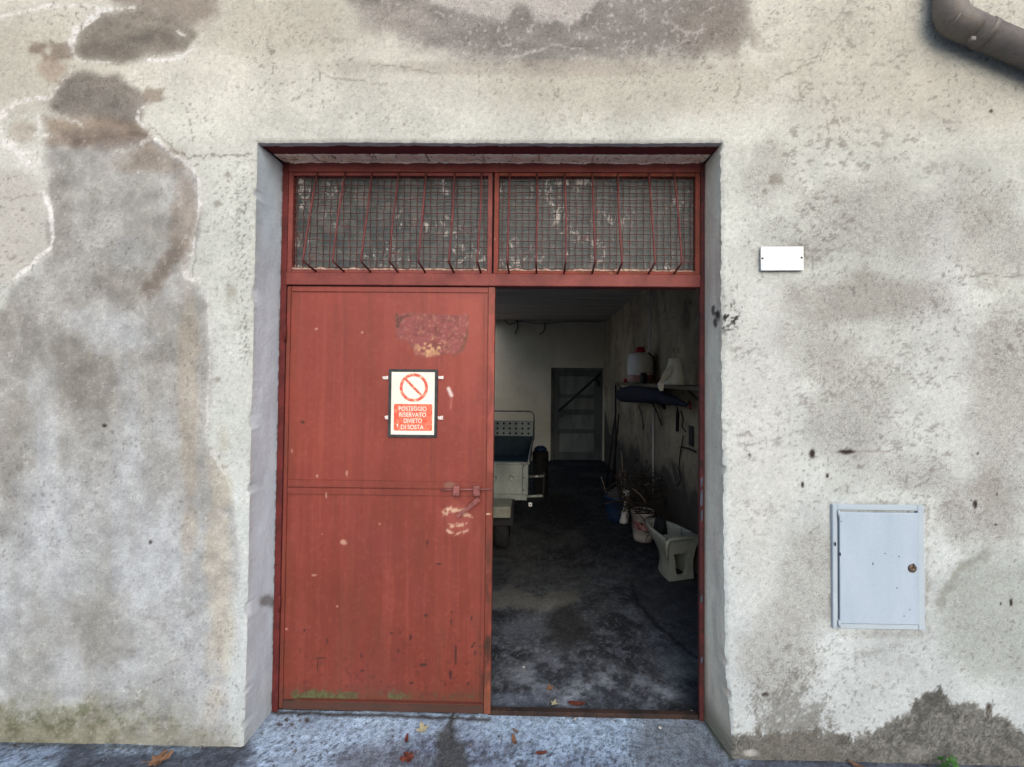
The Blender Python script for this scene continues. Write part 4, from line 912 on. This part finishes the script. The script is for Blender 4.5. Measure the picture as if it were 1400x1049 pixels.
for k in range(26):
    a = random.uniform(0, 2 * math.pi); l_ = random.uniform(.02, .05); h = random.uniform(.010, .075)
    b0 = Vector((c.x, YW - .03, .0)); p1 = b0 + Vector((math.cos(a) * l_ * .4, -abs(math.sin(a)) * l_ * .5, h)); p2 = b0 + Vector((math.cos(a) * l_, -abs(math.sin(a)) * l_, h * .8 + .01))
    sd = Vector((-math.sin(a), math.cos(a), .3)) * l_ * .22; m = MB(); m.tube([b0, p1], .0009, 4)
    mid = p1.lerp(p2, .5); A = [m.bm.verts.new(q) for q in (p1, mid + sd, p2, mid - sd)]; m.bm.faces.new(A); m.build('leaf', M['weed'], wd)
M['stone'] = noisy('pale pebble', L(200, 198, 194), L(160, 158, 154), 50, .8)
def pebble(u, v, s, label, z=.004):
    c = G(u, v, z); m = MB(); rings = []
    n = 9
    for k in range(5):
        t = math.pi * (k + .3) / 5.3; rings.append([c + Vector((math.cos(j * 2 * math.pi / n) * math.sin(t) * s * random.uniform(.8, 1.15), math.sin(j * 2 * math.pi / n) * math.sin(t) * s * .8 * random.uniform(.8, 1.15), s * .5 - math.cos(t) * s * .6)) for j in range(n)])
    m.loft(rings); o = m.build('pebble', M['stone']); tag(o, label, 'stone', 'pebbles on the concrete')
pebble(946, 976, .012, 'white pebble beside the foot of the right door post', .008); pebble(902, 996, .009, 'white pebble on the apron in front of the sill')
pebble(786, 984, .007, 'tiny pebble against the middle of the door sill'); pebble(716, 913, .008, 'pale pebble on the garage floor', .008)

M['grit'] = noisy('grit', L(120, 120, 122), L(58, 56, 54), 30, .9)
m = MB(); rg = random.Random(9)
for k in range(520):
    if k < 300: uu = rg.uniform(-20, 1420); vv = 1016 + uu * .016 + abs(rg.gauss(0, 9)); vv = max(vv, 1017 + uu * .017)
    else: uu = rg.uniform(350, 980); vv = rg.uniform(978, 1049)
    if k < 300 and 335 < uu < 1000: vv = 974 + (uu - 370) * .017 + abs(rg.gauss(0, 5)); uu = 372 + (uu - 335) * .885
    c_ = G(uu, vv, .002); q = abs(rg.gauss(0, .0022)) + .0012
    a_ = [m.bm.verts.new(c_ + Vector((math.cos(t) * q * rg.uniform(.6, 1.3), math.sin(t) * q * rg.uniform(.6, 1.3), 0))) for t in (0, 1.3, 2.5, 3.8, 5.1)]
    tp = m.bm.verts.new(c_ + Vector((0, 0, q * rg.uniform(.6, 1.2))))
    for i_ in range(5): m.bm.faces.new((a_[i_], a_[(i_ + 1) % 5], tp))
tag(m.build('grit', M['grit']), 'loose grit and crumbs along the wall foot', 'grit', kind='stuff')

# ------------------------------------------------------------------ inside: shelf and what stands on it
M['wood'] = noisy('old grey wood', L(120, 108, 92), L(84, 74, 64), 6, .85, stretch=(1, .15, 1))
M['tank'] = noisy('milky plastic', L(226, 222, 214), L(206, 202, 196), 6, .45)
M['pinkband'] = noisy('pinkish stained plastic', L(176, 138, 130), L(150, 104, 98), 9, .5)
M['cap'] = noisy('red plastic', L(180, 30, 44), L(150, 24, 38), 8, .45)
M['navy'] = noisy('navy cloth', L(30, 34, 56), L(20, 22, 38), 14, .85, bstr=.5)
M['paper'] = noisy('dusty white sheet', L(240, 234, 214, .9), L(224, 218, 198, .9), 8, .8)
SX, SZ = 1.045, 1.535
sh = thing('wall_shelf', (1.16, 3.9, 1.5), 'long wooden shelf plank along the right wall inside the garage', 'shelf')
m = MB(); m.box((SX, 2.42, SZ - .03), (RX1 - .003, 5.42, SZ), .004)
m.build('shelf_board', M['wood'], sh)
for yy in (2.9, 4.2, 5.35):
    m = MB(); m.box((RX1 - .025, yy - .015, SZ - .26), (RX1 - .003, yy + .015, SZ - .031)); m.tube([(SX + .03, yy, SZ - .033), (RX1 - .02, yy, SZ - .24)], .008, 6); m.build('bracket', M['iron'], sh)
MB().tube([(SX + .01, 5.38, .0), (SX + .01, 5.38, SZ - .031)], .012, 6).build('post', M['iron'], sh)
tc = Vector((1.165, 4.56, SZ + .001))
tk = thing('plastic_tank', tc, 'milky white plastic tank with red cap standing on the shelf', 'tank')
MB().lathe(tc, [(.12, 0), (.138, .02), (.14, .09), (.135, .10), (.14, .11), (.138, .22), (.128, .29), (.115, .325), (.05, .335)], 32).build('tank_body', M['tank'], tk)
MB().lathe(tc, [(.1395, .012), (.1425, .02), (.1425, .085), (.1395, .09)], 32).build('tank_band', M['pinkband'], tk)
MB().lathe(tc + Vector((0, 0, .335)), [(.056, 0), (.058, .02), (.05, .05), (.03, .065), (.001, .066)], 20).build('cap', M['cap'], tk)
MB().tube([tc + Vector((.06, -.10, .33)), tc + Vector((.125, -.08, .28)), tc + Vector((.14, -.06, .15)), tc + Vector((.13, -.07, .03))], .008, 8).build('hose', M['black'], tk)
cn = Vector((1.165, 3.43, SZ + .001))
ct = thing('paper_cone', cn, 'cream white truncated cone of stiff sheet on the shelf', 'cone')
MB().lathe(cn, [(.096, 0), (.092, .01), (.050, .215), (.046, .218), (.044, .21)], 30).build('cone_body', M['paper'], ct)
m = MB(); b0 = cn + Vector((-.07, -.05, .06))
rows = []
for uu, vv, ww, yy in ((917, 500, 2.5, 3.34), (913, 509, 6, 3.31), (909.5, 516, 6, 3.28), (906.5, 519.5, 3.4, 3.25), (904.5, 522.5, 4.2, 3.23), (903.2, 526, 4.6, 3.22), (903.4, 530, 4.0, 3.22), (904.4, 533.5, 2.4, 3.22)):
    row = []
    for k in range(13):
        q = P(uu + (k / 12 - .5) * ww * 1.9, vv + (1.5 if k % 2 else 0), yy - .012 * math.sin(k * 2.1) ); q.x = min(q.x, SX - .004) if vv > 520 else q.x; row.append(q)
    rows.append(row)
m.loft(rows, closed=False, cap0=False, cap1=False)
m.loft([[q + Vector((.003, .006, 0)) for q in r_] for r_ in rows], closed=False, cap0=False, cap1=False)
o = m.build('hanging_rag', M['paper']); tag(o, 'twisted cream rag hanging over the shelf edge beside the cone', 'rag')
m = MB(); rc_ = Vector((1.12, 4.95, SZ)); m.lathe(rc_, [(.05, 0), (.06, .02), (.045, .04), (.001, .045)], 12)
for q in m.bm.verts: q.co += Vector((random.uniform(-.008, .008), random.uniform(-.008, .008), random.uniform(0, .008)))
o = m.build('crumpled_cloth', M['cap']); tag(o, 'crumpled red cloth on the shelf behind the tank', 'cloth')
m = MB(); cc_ = Vector((1.09, 4.15, SZ + .055)); m.tube([cc_ + Vector((-.02, 0, 0)), cc_ + Vector((.03, 0, 0))], .055, 18); o = m.build('cable_reel', M['black']); tag(o, 'small black round reel on the shelf before the tank', 'reel')
# navy bundle slung below the shelf
m = MB(); rings = []
BP = [(846, 540, 6), (852, 539.5, 10), (868, 538, 12), (885, 539, 12.5), (898, 541, 11), (910, 545, 7.5), (922, 548.5, 6), (931, 551.5, 4), (940, 554, 2.2)]
for k in range(33):
    t = k / 32 * (len(BP) - 1); i0 = min(int(t), len(BP) - 2); t -= i0; uu, vv, rr = [BP[i0][q] * (1 - t) + BP[i0 + 1][q] * t for q in range(3)]
    c_ = PX(uu, vv, 1.10); r = rr * c_.y / F
    rings.append([c_ + Vector((math.cos(j * 2 * math.pi / 16) * r * .7, 0, math.sin(j * 2 * math.pi / 16) * r * (1 + .12 * math.sin(j * 2.3 + k * .25)))) for j in range(16)])
for r_ in rings:
    for q in r_: q += Vector((random.uniform(-.006, .006), 0, random.uniform(-.006, .006)))
m.loft(rings); o = m.build('cloth_bundle', M['navy']); tag(o, 'long dark navy cloth bundle slung under the shelf', 'bundle')
for yy in (4.6, 3.4):
    pass
# conduits and hung tools on the right wall
def onwall(u, v, d=.02): q = PX(u, v, RX1 - d); return q
a, b = onwall(888, 480), onwall(888, 390); o = MB().tube([Vector((a.x, a.y, SZ + .002)), Vector((a.x, a.y, RZ))], .009, 8).build('conduit', M['tank']); tag(o, 'vertical grey conduit rising from the shelf up the right wall', 'conduit')
a = onwall(893, 600); o = MB().tube([Vector((a.x, a.y, .3)), Vector((a.x, a.y, SZ - .27))], .010, 8).build('pipe', M['tank']); tag(o, 'thin vertical grey pipe on the right wall below the shelf', 'pipe')
def hung(name, pts, r, mat, label, cat, d=.03, n=6):
    W = [onwall(u, v, d) for u, v in pts]; o = MB().tube(W, r, n).build(name, mat); return tag(o, label, cat)
hung('hanging_strap', [(926, 556), (926.5, 566), (926, 590)], [.003, .016, .014], M['black'], 'black strap hanging on the right wall nearest the door', 'strap')
hung('wall_hook', [(931, 562), (934, 572), (933, 584), (937, 590)], .006, M['iron'], 'bent black iron hook on the wall beside the black strap', 'hook')
hung('pliers', [(941, 548), (943, 552), (944, 560)], [.006, .011, .007], M['cap'], 'red handled pliers hung under the shelf end', 'pliers')
hung('hand_sickle', [(873, 554), (877, 566), (880, 582), (879, 588)], [.006, .006, .009, .005], M['iron'], 'dark hand sickle hanging below the navy bundle', 'tool')
hung('iron_rod', [(893, 552), (899, 566), (905, 582)], .008, M['iron'], 'short slanting iron rod by the thin grey pipe', 'rod', .05)
q = onwall(945.5, 596, .004)
o = MB().box((RX1 - .012, q.y - .045, q.z - .085), (RX1 - .002, q.y + .045, q.z + .085), .003).build('wall_plate', M['iron']); tag(o, 'dark rectangular plate fixed to the right wall', 'plate')
hung('wall_rail', [(930, 611), (941, 613.5), (951, 618)], .008, M['iron'], 'short dark rail on the right wall under the plate', 'rail')
hung('cord', [(934, 596), (930, 620), (928, 640), (931, 655), (926, 665)], .005, M['iron'], 'dark cord dangling down the lower right wall', 'cord', .01)
# long poles leaning in the corner
M['stick'] = noisy('weathered stick', L(112, 98, 82), L(80, 70, 60), 9, .85)
for (u0, v0, u1, v1, dd_), lb in (((829, 634, 842, 560, 6.0), 'dark thin pole leaning in the far right corner, left of its pair'), ((836, 640, 846, 566, 5.7), 'dark thin pole leaning in the far right corner, right of its pair')):
    a = P(u0, v0, dd_); a.z = 0.005; b = P(u1, v1, dd_ + .15); b.x = min(b.x, RX1 - .03)
    o = MB().tube([a, b], [.016, .011], 6).build('leaning_pole', M['iron']); tag(o, lb, 'pole', 'poles leaning in the corner')
# bar across the inner door
a, b = P(764, 562, RY1 - .05), P(821, 511, RY1 - .05)
o = MB().tube([a, b], [.026, .020], 8).build('door_brace', M['iron']); tag(o, 'dark iron bar set diagonally across the grey inner door', 'bar')
o = MB().tube([P(813, 516, RY1 - .03), P(818, 522, RY1 - .03), P(819, 530, RY1 - .03)], [.02, .03, .012], 7).build('rope_end', M['iron']); tag(o, 'dark frayed rope end hanging at the bar top', 'rope')
# cables under the ceiling
def cable(pts, r, label):
    W = [P(u, v, RY1 - .03) for u, v in pts]; o = MB().tube(W, r, 6).build('cable', M['iron']); tag(o, label, 'cable', 'loose cables on the back wall')
cable([(688, 431), (690, 438), (696, 444), (703, 442), (707, 438)], .007, 'looping black cable running from the box to the first cable tuft')
cable([(707, 438), (708, 446), (706, 452), (704, 457)], .010, 'frayed black cable tuft hanging left on the back wall')
cable([(745, 441), (744.5, 450), (742, 455), (737, 457)], .009, 'hooked black cable end hanging right of the frayed tuft')
cable([(707, 439), (740, 443), (770, 440), (800, 440), (820, 440), (832, 436)], .005, 'thin cable strung along the top of the back wall')
cable([(758, 405), (756, 425), (755, 436), (748, 441)], .004, 'thin cable dropping from the ceiling to the hooked end')
q = P(689.5, 427, RY1 - .03); o = MB().box((q.x - .035, RY1 - .06, q.z - .03), (q.x + .035, RY1 - .002, q.z + .03), .006).build('junction_box', M['black']); tag(o, 'small black junction box high on the back wall', 'box')

# ------------------------------------------------------------------ inside: the small cart
M['steel'] = noisy('dull grey sheet', L(160, 168, 162), L(132, 140, 136), 5, .5, .25, stretch=(1, 1, .4))
M['bed'] = noisy('dark teal paint', L(40, 62, 70), L(28, 46, 54), 6, .5)
M['chrome'] = noisy('worn bright tube', L(150, 150, 146), L(116, 116, 112), 20, .35, .6)
M['tyre'] = noisy('tyre rubber', L(40, 40, 42), L(28, 28, 30), 20, .85)
M['greyplastic'] = noisy('grey plastic', L(142, 144, 132), L(122, 124, 114), 8, .6)
M['blue'] = noisy('deep blue plastic', L(40, 60, 92), L(30, 46, 74), 10, .35)
yT, yH = 3.86, 5.70
zT1, zT0 = P(700, 633, yT).z, P(700, 676, yT).z; xT = P(722, 650, yT).x; xTl = xT - 1.15
cart = thing('farm_cart', (xT - .57, 4.7, 0), 'small grey metal cart with a perforated headboard parked behind the red door', 'cart')
zH1, zH0 = P(700, 576, yH).z, P(700, 596, yH).z; xH = P(728, 585, yH).x
t = MB(); t.box((xTl, yT, zT0), (xT - .055, yT + .02, zT1), .003); t.box((xT - .053, yT - .004, zT0), (xT, yT + .03, zT1), .003)
t.box((xTl, yT - .012, zT1 - .012), (xT + .012, yT + .034, zT1 + .006), .003)
tg_ = t.build('tailgate', M['steel'], cart)
for uu in (676, 700):
    c = P(uu, 653, yT - .001); k = MB(); k.lathe((0, 0, 0), [(.030, 0), (.030, .008), (.024, .012), (.021, .004), (.001, .004)], 22); R = Matrix.Rotation(RAD(90), 3, 'X')
    for q in k.bm.verts: q.co = R @ q.co + c
    k.build('boss', M['steel'], tg_)
for vv in (637, 653, 670):
    c = P(716, vv, yT - .005); k = MB(); k.box(c - Vector((.006, .006, .006)), c + Vector((.006, .004, .006)), .002); k.build('bolt', M['iron'], tg_)
c = P(716.5, 633.5, yT - .014); MB().box(c - Vector((.03, .006, .008)), c + Vector((.036, .004, .008)), .002).build('catch', M['chrome'], tg_)
MB().box((xTl + .05, yT + .02, zT0 - .062), (xT - .01, yT + .07, zT0 - .002), .004).build('rear_beam', M['steel'], cart)
b_ = MB(); b_.box((xTl + .01, yT + .036, zT0 - .0), (xT - .012, yH, zT0 + .02)); b_.build('bed_floor', M['bed'], cart)
b_ = MB()
b_.slab([(xT - .02, yT + .036, zT0 + .02), (xT - .02, yH, zT0 + .02), (xH + .0, yH, zH0 - .02), (xT - .008, yT + .036, zT1 - .002)], (.018, 0, 0)); b_.build('bed_side', M['bed'], cart)
b_ = MB(); b_.slab([(xTl, yT + .036, zT0 + .02), (xTl, yH, zT0 + .02), (xTl, yH, zH0 - .02), (xTl, yT + .036, zT1 - .002)], (.018, 0, 0)); b_.build('bed_side', M['bed'], cart)
MB().tube([(xT + .004, yT + .03, zT1 + .004), (xH + .015, yH - .05, zH0)], .011, 6).build('side_rim', M['chrome'], cart)
MB().box((xTl, yH, zT0 + .02), (xH, yH + .02, zH0 - .001)).build('front_board', M['bed'], cart)
# perforated headboard
pb = MB(); pit = (P(721, 585, yH).x - P(713, 585, yH).x) * 1.06; n_c = int(1.1 / pit); hz = (zH1 - zH0) / 3; nn = 12
for i in range(n_c):
    for j in range(3):
        cx, cz = xH - .012 - pit * (i + .5), zH0 + hz * (j + .5); outp, inp = [], []
        for k in range(nn):
            t = 2 * math.pi * (k + .5) / nn; dx, dz = math.cos(t), math.sin(t); s = 1 / max(abs(dx), abs(dz))
            outp.append(pb.bm.verts.new((cx + dx * s * pit / 2, yH - .004, cz + dz * s * hz / 2))); inp.append((pb.bm.verts.new((cx + dx * .0165, yH - .004, cz + dz * .0165)), pb.bm.verts.new((cx + dx * .0165, yH + .006, cz + dz * .0165))))
        for k in range(nn):
            k2 = (k + 1) % nn; pb.bm.faces.new((outp[k], outp[k2], inp[k2][0], inp[k][0])); pb.bm.faces.new((inp[k][0], inp[k2][0], inp[k2][1], inp[k][1]))
pb.box((xH - .0115, yH - .012, zH0), (xH + .012, yH + .01, zH1), .005)
pb.build('headboard', M['steel'], cart)
MB().box((xTl, yH + .035, zH0 - .01), (xH - .004, yH + .045, zH1 + .0)).build('added_backing', M['black'], cart)  # dark sheet added behind the holes so they read dark
zr = P(715, 562.5, yH).z; xr = P(730, 570, yH).x
MB().tube([(xr, yH + .01, zH0 - .05), (xr, yH + .01, zr - .07), (xr - .012, yH + .01, zr - .03), (xr - .045, yH + .01, zr - .004), (xr - .08, yH + .01, zr), (xTl, yH + .01, zr)], .011, 8).build('head_tube', M['chrome'], cart)
# side latch loop
l0, l1, l2, l3 = P(722, 652, yT + .03), P(744, 651, yT + .03), P(742, 678, yT + .03), P(720, 679, yT + .03)
MB().tube([l0, l1], .013, 8).build('latch_arm', M['chrome'], cart); MB().tube([l1 + Vector((.004, 0, .03)), l1, l2, l2 + Vector((0, 0, -.03))], .011, 8).build('latch_lever', M['iron'], cart); MB().tube([l2, l3], .013, 8).build('latch_arm', M['steel'], cart)
c = P(725, 690, yT + .02); MB().box(c - Vector((.017, .004, .018)), c + Vector((.017, .004, .018)), .003).build('reflector', M['white'], cart)
MB().lathe(c, [(.004, 0), (.001, 0)], 8).bm.free()
k = MB(); k.tube([c + Vector((0, -.0045, 0)), c + Vector((0, -.0062, 0))], .006, 10); k.build('reflector_stud', M['black'], cart)
# step, mudguard and wheel
a, b = P(699, 688, 3.66), P(699, 707, 3.60)
s_ = MB(); s_.box((a.x - .75, 3.56, b.z), (a.x, 3.80, a.z - .004), .012, seg=3); s_.build('rear_step', M['greyplastic'], cart)
def wheel(cx):
    rings = []; rw, wt = .20, .13
    prof = [(.10, -wt / 2), (.17, -wt / 2), (.195, -wt * .38), (.20, 0), (.195, wt * .38), (.17, wt / 2), (.10, wt / 2)]
    m = MB(); n = 30
    for k in range(n):
        a = 2 * math.pi * k / n; rings.append([(cx + w_, 3.84 + math.cos(a) * r, .205 + math.sin(a) * r) for r, w_ in prof])
    rings.append(rings[0]); m.loft(rings, closed=False, cap0=False, cap1=False); wl = m.build('wheel', M['tyre'], cart)
    m = MB(); m.tube([(cx - .05, 3.84, .205), (cx + .05, 3.84, .205)], .105, 24); m.build('rim', M['steel'], wl)
wheel(-.29); wheel(-1.0)
m = MB(); rings = []
for k in range(12):
    a = RAD(20 + 130 * k / 11); rings.append([(xx, 3.84 - math.cos(a) * .25, .205 + math.sin(a) * .235) for xx in (-.40, -.39, -.19, -.18)])
m.loft(rings, closed=False, cap0=False, cap1=False); m.build('mudguard', M['tyre'], cart)
# dark drum behind the cart
dq = G(739, 655); dq = Vector((.12, 5.6, 0)); dq.x = P(739, 620, 5.6).x
dr2 = thing('drum', dq, 'dark drum with a blue lid standing behind the cart', 'drum')
MB().lathe(dq, [(.10, 0), (.11, .02), (.112, .25), (.118, .26), (.112, .27), (.11, .56), (.10, .585)], 24).build('drum_body', M['black'], dr2)
MB().lathe(dq + Vector((0, 0, .586)), [(.09, 0), (.085, .04), (.05, .065), (.001, .07)], 20).build('lid', M['blue'], dr2)

# ------------------------------------------------------------------ inside: pots, canes, bidet along the right wall
M['bucket'] = noisy('dirty white plastic', L(196, 186, 176), L(168, 158, 150), 8, .55, dirt=(L(60, 48, 48), 14, .58))
M['bucket_lo'] = noisy('muddy plastic', L(110, 98, 84), L(80, 70, 60), 10, .7)
M['label'] = noisy('torn red label', L(176, 132, 128), L(120, 60, 62), 20, .7)
M['rubble'] = noisy('grey rubble', L(90, 86, 82), L(52, 50, 50), 26, .95, bstr=.8)
M['twig'] = noisy('dry twig', L(76, 64, 54), L(40, 34, 30), 20, .9)
M['cane'] = noisy('pale cane', L(150, 134, 110), L(110, 98, 82), 12, .75)
M['ceramic'] = noisy('dusty ceramic', L(178, 178, 160), L(152, 152, 136), 3.5, .3, dirt=(L(120, 116, 100), 9, .66), bstr=.03, spec=.5)
bq = G(879, 738); bkt = thing('paint_bucket', bq, 'dirty white plastic bucket with torn red label below dry branches', 'bucket')
MB().lathe(bq, [(.092, .003), (.096, .05), (.101, .10), (.106, .102), (.112, .26), (.117, .262), (.117, .285), (.110, .285), (.104, .20), (.09, .10), (.001, .10)], 30).build('bucket_body', M['bucket'], bkt)
m = MB(); rings = []
for zz, r in ((.125, .1088), (.20, .1115)): rings.append([bq + Vector((math.cos(a) * r, math.sin(a) * r, zz + .006 * math.sin(a * 9 + zz * 50))) for a in np.linspace(RAD(200), RAD(320), 18)])
m.loft(rings, closed=False, cap0=False, cap1=False); m.build('label_sheet', M['label'], bkt)
pts = [bq + Vector((math.cos(a) * .125, -abs(math.sin(a)) * .135 - .0, .265 - .14 * math.sin(a))) for a in np.linspace(0, math.pi, 13)]
MB().tube(pts, .0025, 5).build('bucket_handle', M['iron'], bkt)
pq_ = G(842, 712); pt = thing('plant_pot', pq_, 'dark blue glazed pot heaped with rubble beside the right wall', 'pot')
MB().lathe(pq_, [(.085, .002), (.10, .06), (.118, .20), (.126, .26), (.130, .262), (.130, .285), (.118, .285), (.112, .25), (.001, .25)], 28).build('pot_body', M['blue'], pt)
m = MB(); rings = []
for k in range(7):
    t = k / 6; rings.append([pq_ + Vector((math.cos(j * 2 * math.pi / 18) * .114 * (1 - t * .85) + random.uniform(-.012, .012), math.sin(j * 2 * math.pi / 18) * .114 * (1 - t * .85) + random.uniform(-.012, .012), .262 + .10 * t + random.uniform(-.01, .012))) for j in range(18)])
m.loft(rings, smooth=False); m.build('rubble_heap', M['rubble'], pt)
rq = G(853, 716); m = MB(); rings = []
for k in range(14):
    t = k / 13; c_ = rq + Vector((.03 * t, .02, .01 + .34 * t)); r = .055 * (1 - .35 * t) * (.7 if k in (6, 7) else 1)
    rings.append([c_ + Vector((math.cos(j * 2 * math.pi / 14) * r * (1 + random.uniform(-.12, .12)), math.sin(j * 2 * math.pi / 14) * r, random.uniform(-.004, .004))) for j in range(14)])
m.loft(rings); o = m.build('rolled_sack', M['tank']); tag(o, 'whitish rolled sack standing between blue pot and white bucket', 'sack')
for (u0, v0, u1, v1, yy), lb in (((853, 672, 849.5, 617, 4.55), 'tall pale cane standing behind the blue pot'), ((851, 670, 847, 644, 4.50), 'short pale cane left of the tall cane'), ((854, 670, 855, 643, 4.53), 'short pale cane right of the tall cane'), ((830, 678, 822, 652, 4.7), 'pale cane leaning left out of the blue pot')):
    b_ = P(u1, v1, yy); a = P(u0, v0, yy); d_ = a - b_; 
    k_ = a.z / max(-d_.z, .05); a = a + d_ * min(k_, 1.0) * .55
    o = MB().tube([a, b_], [.008, .006], 6).build('cane', M['cane']); tag(o, lb, 'cane', 'canes by the blue pot')
# heap of dry branches behind the bucket
m = MB(); rnd = random.Random(4)
for k in range(150):
    c_ = Vector((rnd.gauss(1.08, .09), rnd.gauss(4.22, .14), rnd.uniform(.22, .60))); dd_ = Vector((rnd.gauss(0, 1), rnd.gauss(0, .7), rnd.gauss(.15, .6))).normalized(); ln = rnd.uniform(.08, .22)
    e_ = [c_ - dd_ * ln, c_ + Vector((rnd.gauss(0, .02), rnd.gauss(0, .02), rnd.gauss(0, .02))), c_ + dd_ * ln]
    for q in e_: q.x = min(q.x, RX1 - .01); q.z = max(q.z, .05)
    r = rnd.uniform(.0022, .005); m.tube(e_, [r * 1.3, r, r * .5], 5)
    if k % 3 == 0: 
        q = e_[2]; s = rnd.uniform(.02, .04); a_ = Vector((rnd.gauss(0, 1), rnd.gauss(0, 1), rnd.gauss(0, 1))).normalized() * s; b_ = a_.orthogonal().normalized() * s * .5
        m.poly([q, q + a_ * .5 + b_, q + a_, q + a_ * .5 - b_])
o = m.build('branch_heap', M['twig']); tag(o, 'tangled heap of dry dark branches behind the white bucket', 'branches', kind='stuff')
o = MB().tube([P(865, 668, 4.05), P(875, 676, 4.02), P(884, 688, 4.0)], .006, 6).build('broken_branch', M['cane']); tag(o, 'pale broken branch lying across the dark heap', 'branch')
o = MB().tube([P(880, 664, 4.2), P(893, 660, 4.2), P(899, 653, 4.2), P(903, 654, 4.2)], .006, 6).build('forked_branch', M['cane']); tag(o, 'pale crooked branch poking out of the heap top', 'branch')
# bidet, seen from its hollow back
def bidet():
    ax = Vector((-.27, .963, 0)).normalized(); sd = Vector((ax.y, -ax.x, 0)); base = Vector((1.165, 3.26, .006)); SCB = .88
    bd = thing('bidet', base, 'old cream ceramic bidet standing against the right wall', 'bidet')
    def W(s, a, z): return base + (sd * s + ax * a + Vector((0, 0, z))) * SCB
    # outer shell: open u-shaped sections, the open ends at the back
    def sec(wd, ln, z, start=0.0, n=22, pw=2.3):
        pts = []
        for k in range(n + 1):
            t = -math.pi / 2 + math.pi * k / n; c, s = math.cos(t), math.sin(t)
            x = math.copysign(abs(s) ** (2 / pw), s) * wd / 2; a = start + (abs(c) ** (2 / 2.0)) * (ln - start)
            pts.append(W(x, a, z))
        return pts
    m = MB(); m.loft([sec(.250, .31, 0), sec(.244, .30, .03), sec(.232, .29, .10), sec(.236, .31, .17), sec(.275, .38, .24), sec(.330, .48, .31), sec(.345, .515, .345), sec(.35, .52, .372), sec(.342, .512, .384),
                              sec(.300, .47, .386, .07), sec(.285, .45, .378, .08), sec(.265, .42, .33, .09), sec(.20, .34, .28, .12), sec(.08, .24, .262, .16)], closed=False, cap0=False, cap1=True)
    m.build('bidet_bowl', M['ceramic'], bd)
    # back face with its hollow
    out = []
    prof = [(.125, 0), (.122, .03), (.116, .10), (.118, .17), (.1375, .24), (.165, .31), (.1725, .345), (.175, .372), (.171, .384)]
    outer = [(-x, z) for x, z in prof] + [(x, z) for x, z in prof[::-1]]
    arch = [(-.062, .10), (-.066, .18), (-.082, .225), (-.082, .235), (.082, .235), (.082, .225), (.066, .18), (.062, .10), (.056, .07), (.042, .048), (.02, .036), (-.02, .036), (-.042, .048), (-.056, .07)]
    m = MB(); bm = m.bm
    ov = [bm.verts.new(W(x, .0, z)) for x, z in outer]; iv = [bm.verts.new(W(x, .0, z)) for x, z in arch]; iv2 = [bm.verts.new(W(x * .96, .035, z)) for x, z in arch]
    ed = []
    for R_ in (ov, iv):
        for k in range(len(R_)): ed.append(bm.edges.new((R_[k], R_[(k + 1) % len(R_)])))
    bmesh.ops.triangle_fill(bm, use_beauty=True, edges=ed)
    for k in range(len(iv)): bm.faces.new((iv[k], iv[(k + 1) % len(iv)], iv2[(k + 1) % len(iv)], iv2[k]))
    m.build('back_panel', M['ceramic'], bd)
    m = MB(); m.tube([W(-.150, -.004, .20), W(-.158, -.008, .30), W(-.150, -.010, .352), W(-.125, -.011, .372), W(0, -.012, .374), W(.125, -.011, .372), W(.150, -.010, .352), W(.158, -.008, .30)], [.008, .013, .015, .015, .014, .015, .015, .013], 10); m.build('back_lip', M['ceramic'], bd)
    m = MB(); m.loft([[W(-.165, .0, .384), W(-.14, .075, .386), W(.14, .075, .386), W(.165, .0, .384)], [W(-.165, .0, .36), W(-.14, .075, .36), W(.14, .075, .36), W(.165, .0, .36)]], smooth=False); m.build('tap_ledge', M['ceramic'], bd)
    m = MB(); m.box(W(-.05, .12, .19), W(.05, .16, .24)); m.bm.free()
    m = MB(); m.tube([W(.02, .035, .386), W(.02, .035, .44)], .006, 8); m.build('tap_stub', M['chrome'], bd)
    m = MB(); c_ = W(-.02, .30, .30); m.lathe(c_, [(.05, 0), (.055, .05), (.04, .12), (.02, .14), (.001, .145)], 14)
    for q in m.bm.verts: q.co += Vector((random.uniform(-.008, .008), random.uniform(-.008, .008), 0))
    o = m.build('dark_jar', M['black']); tag(o, 'black lumpy jar sitting in the basin of the bidet', 'jar')
bidet()
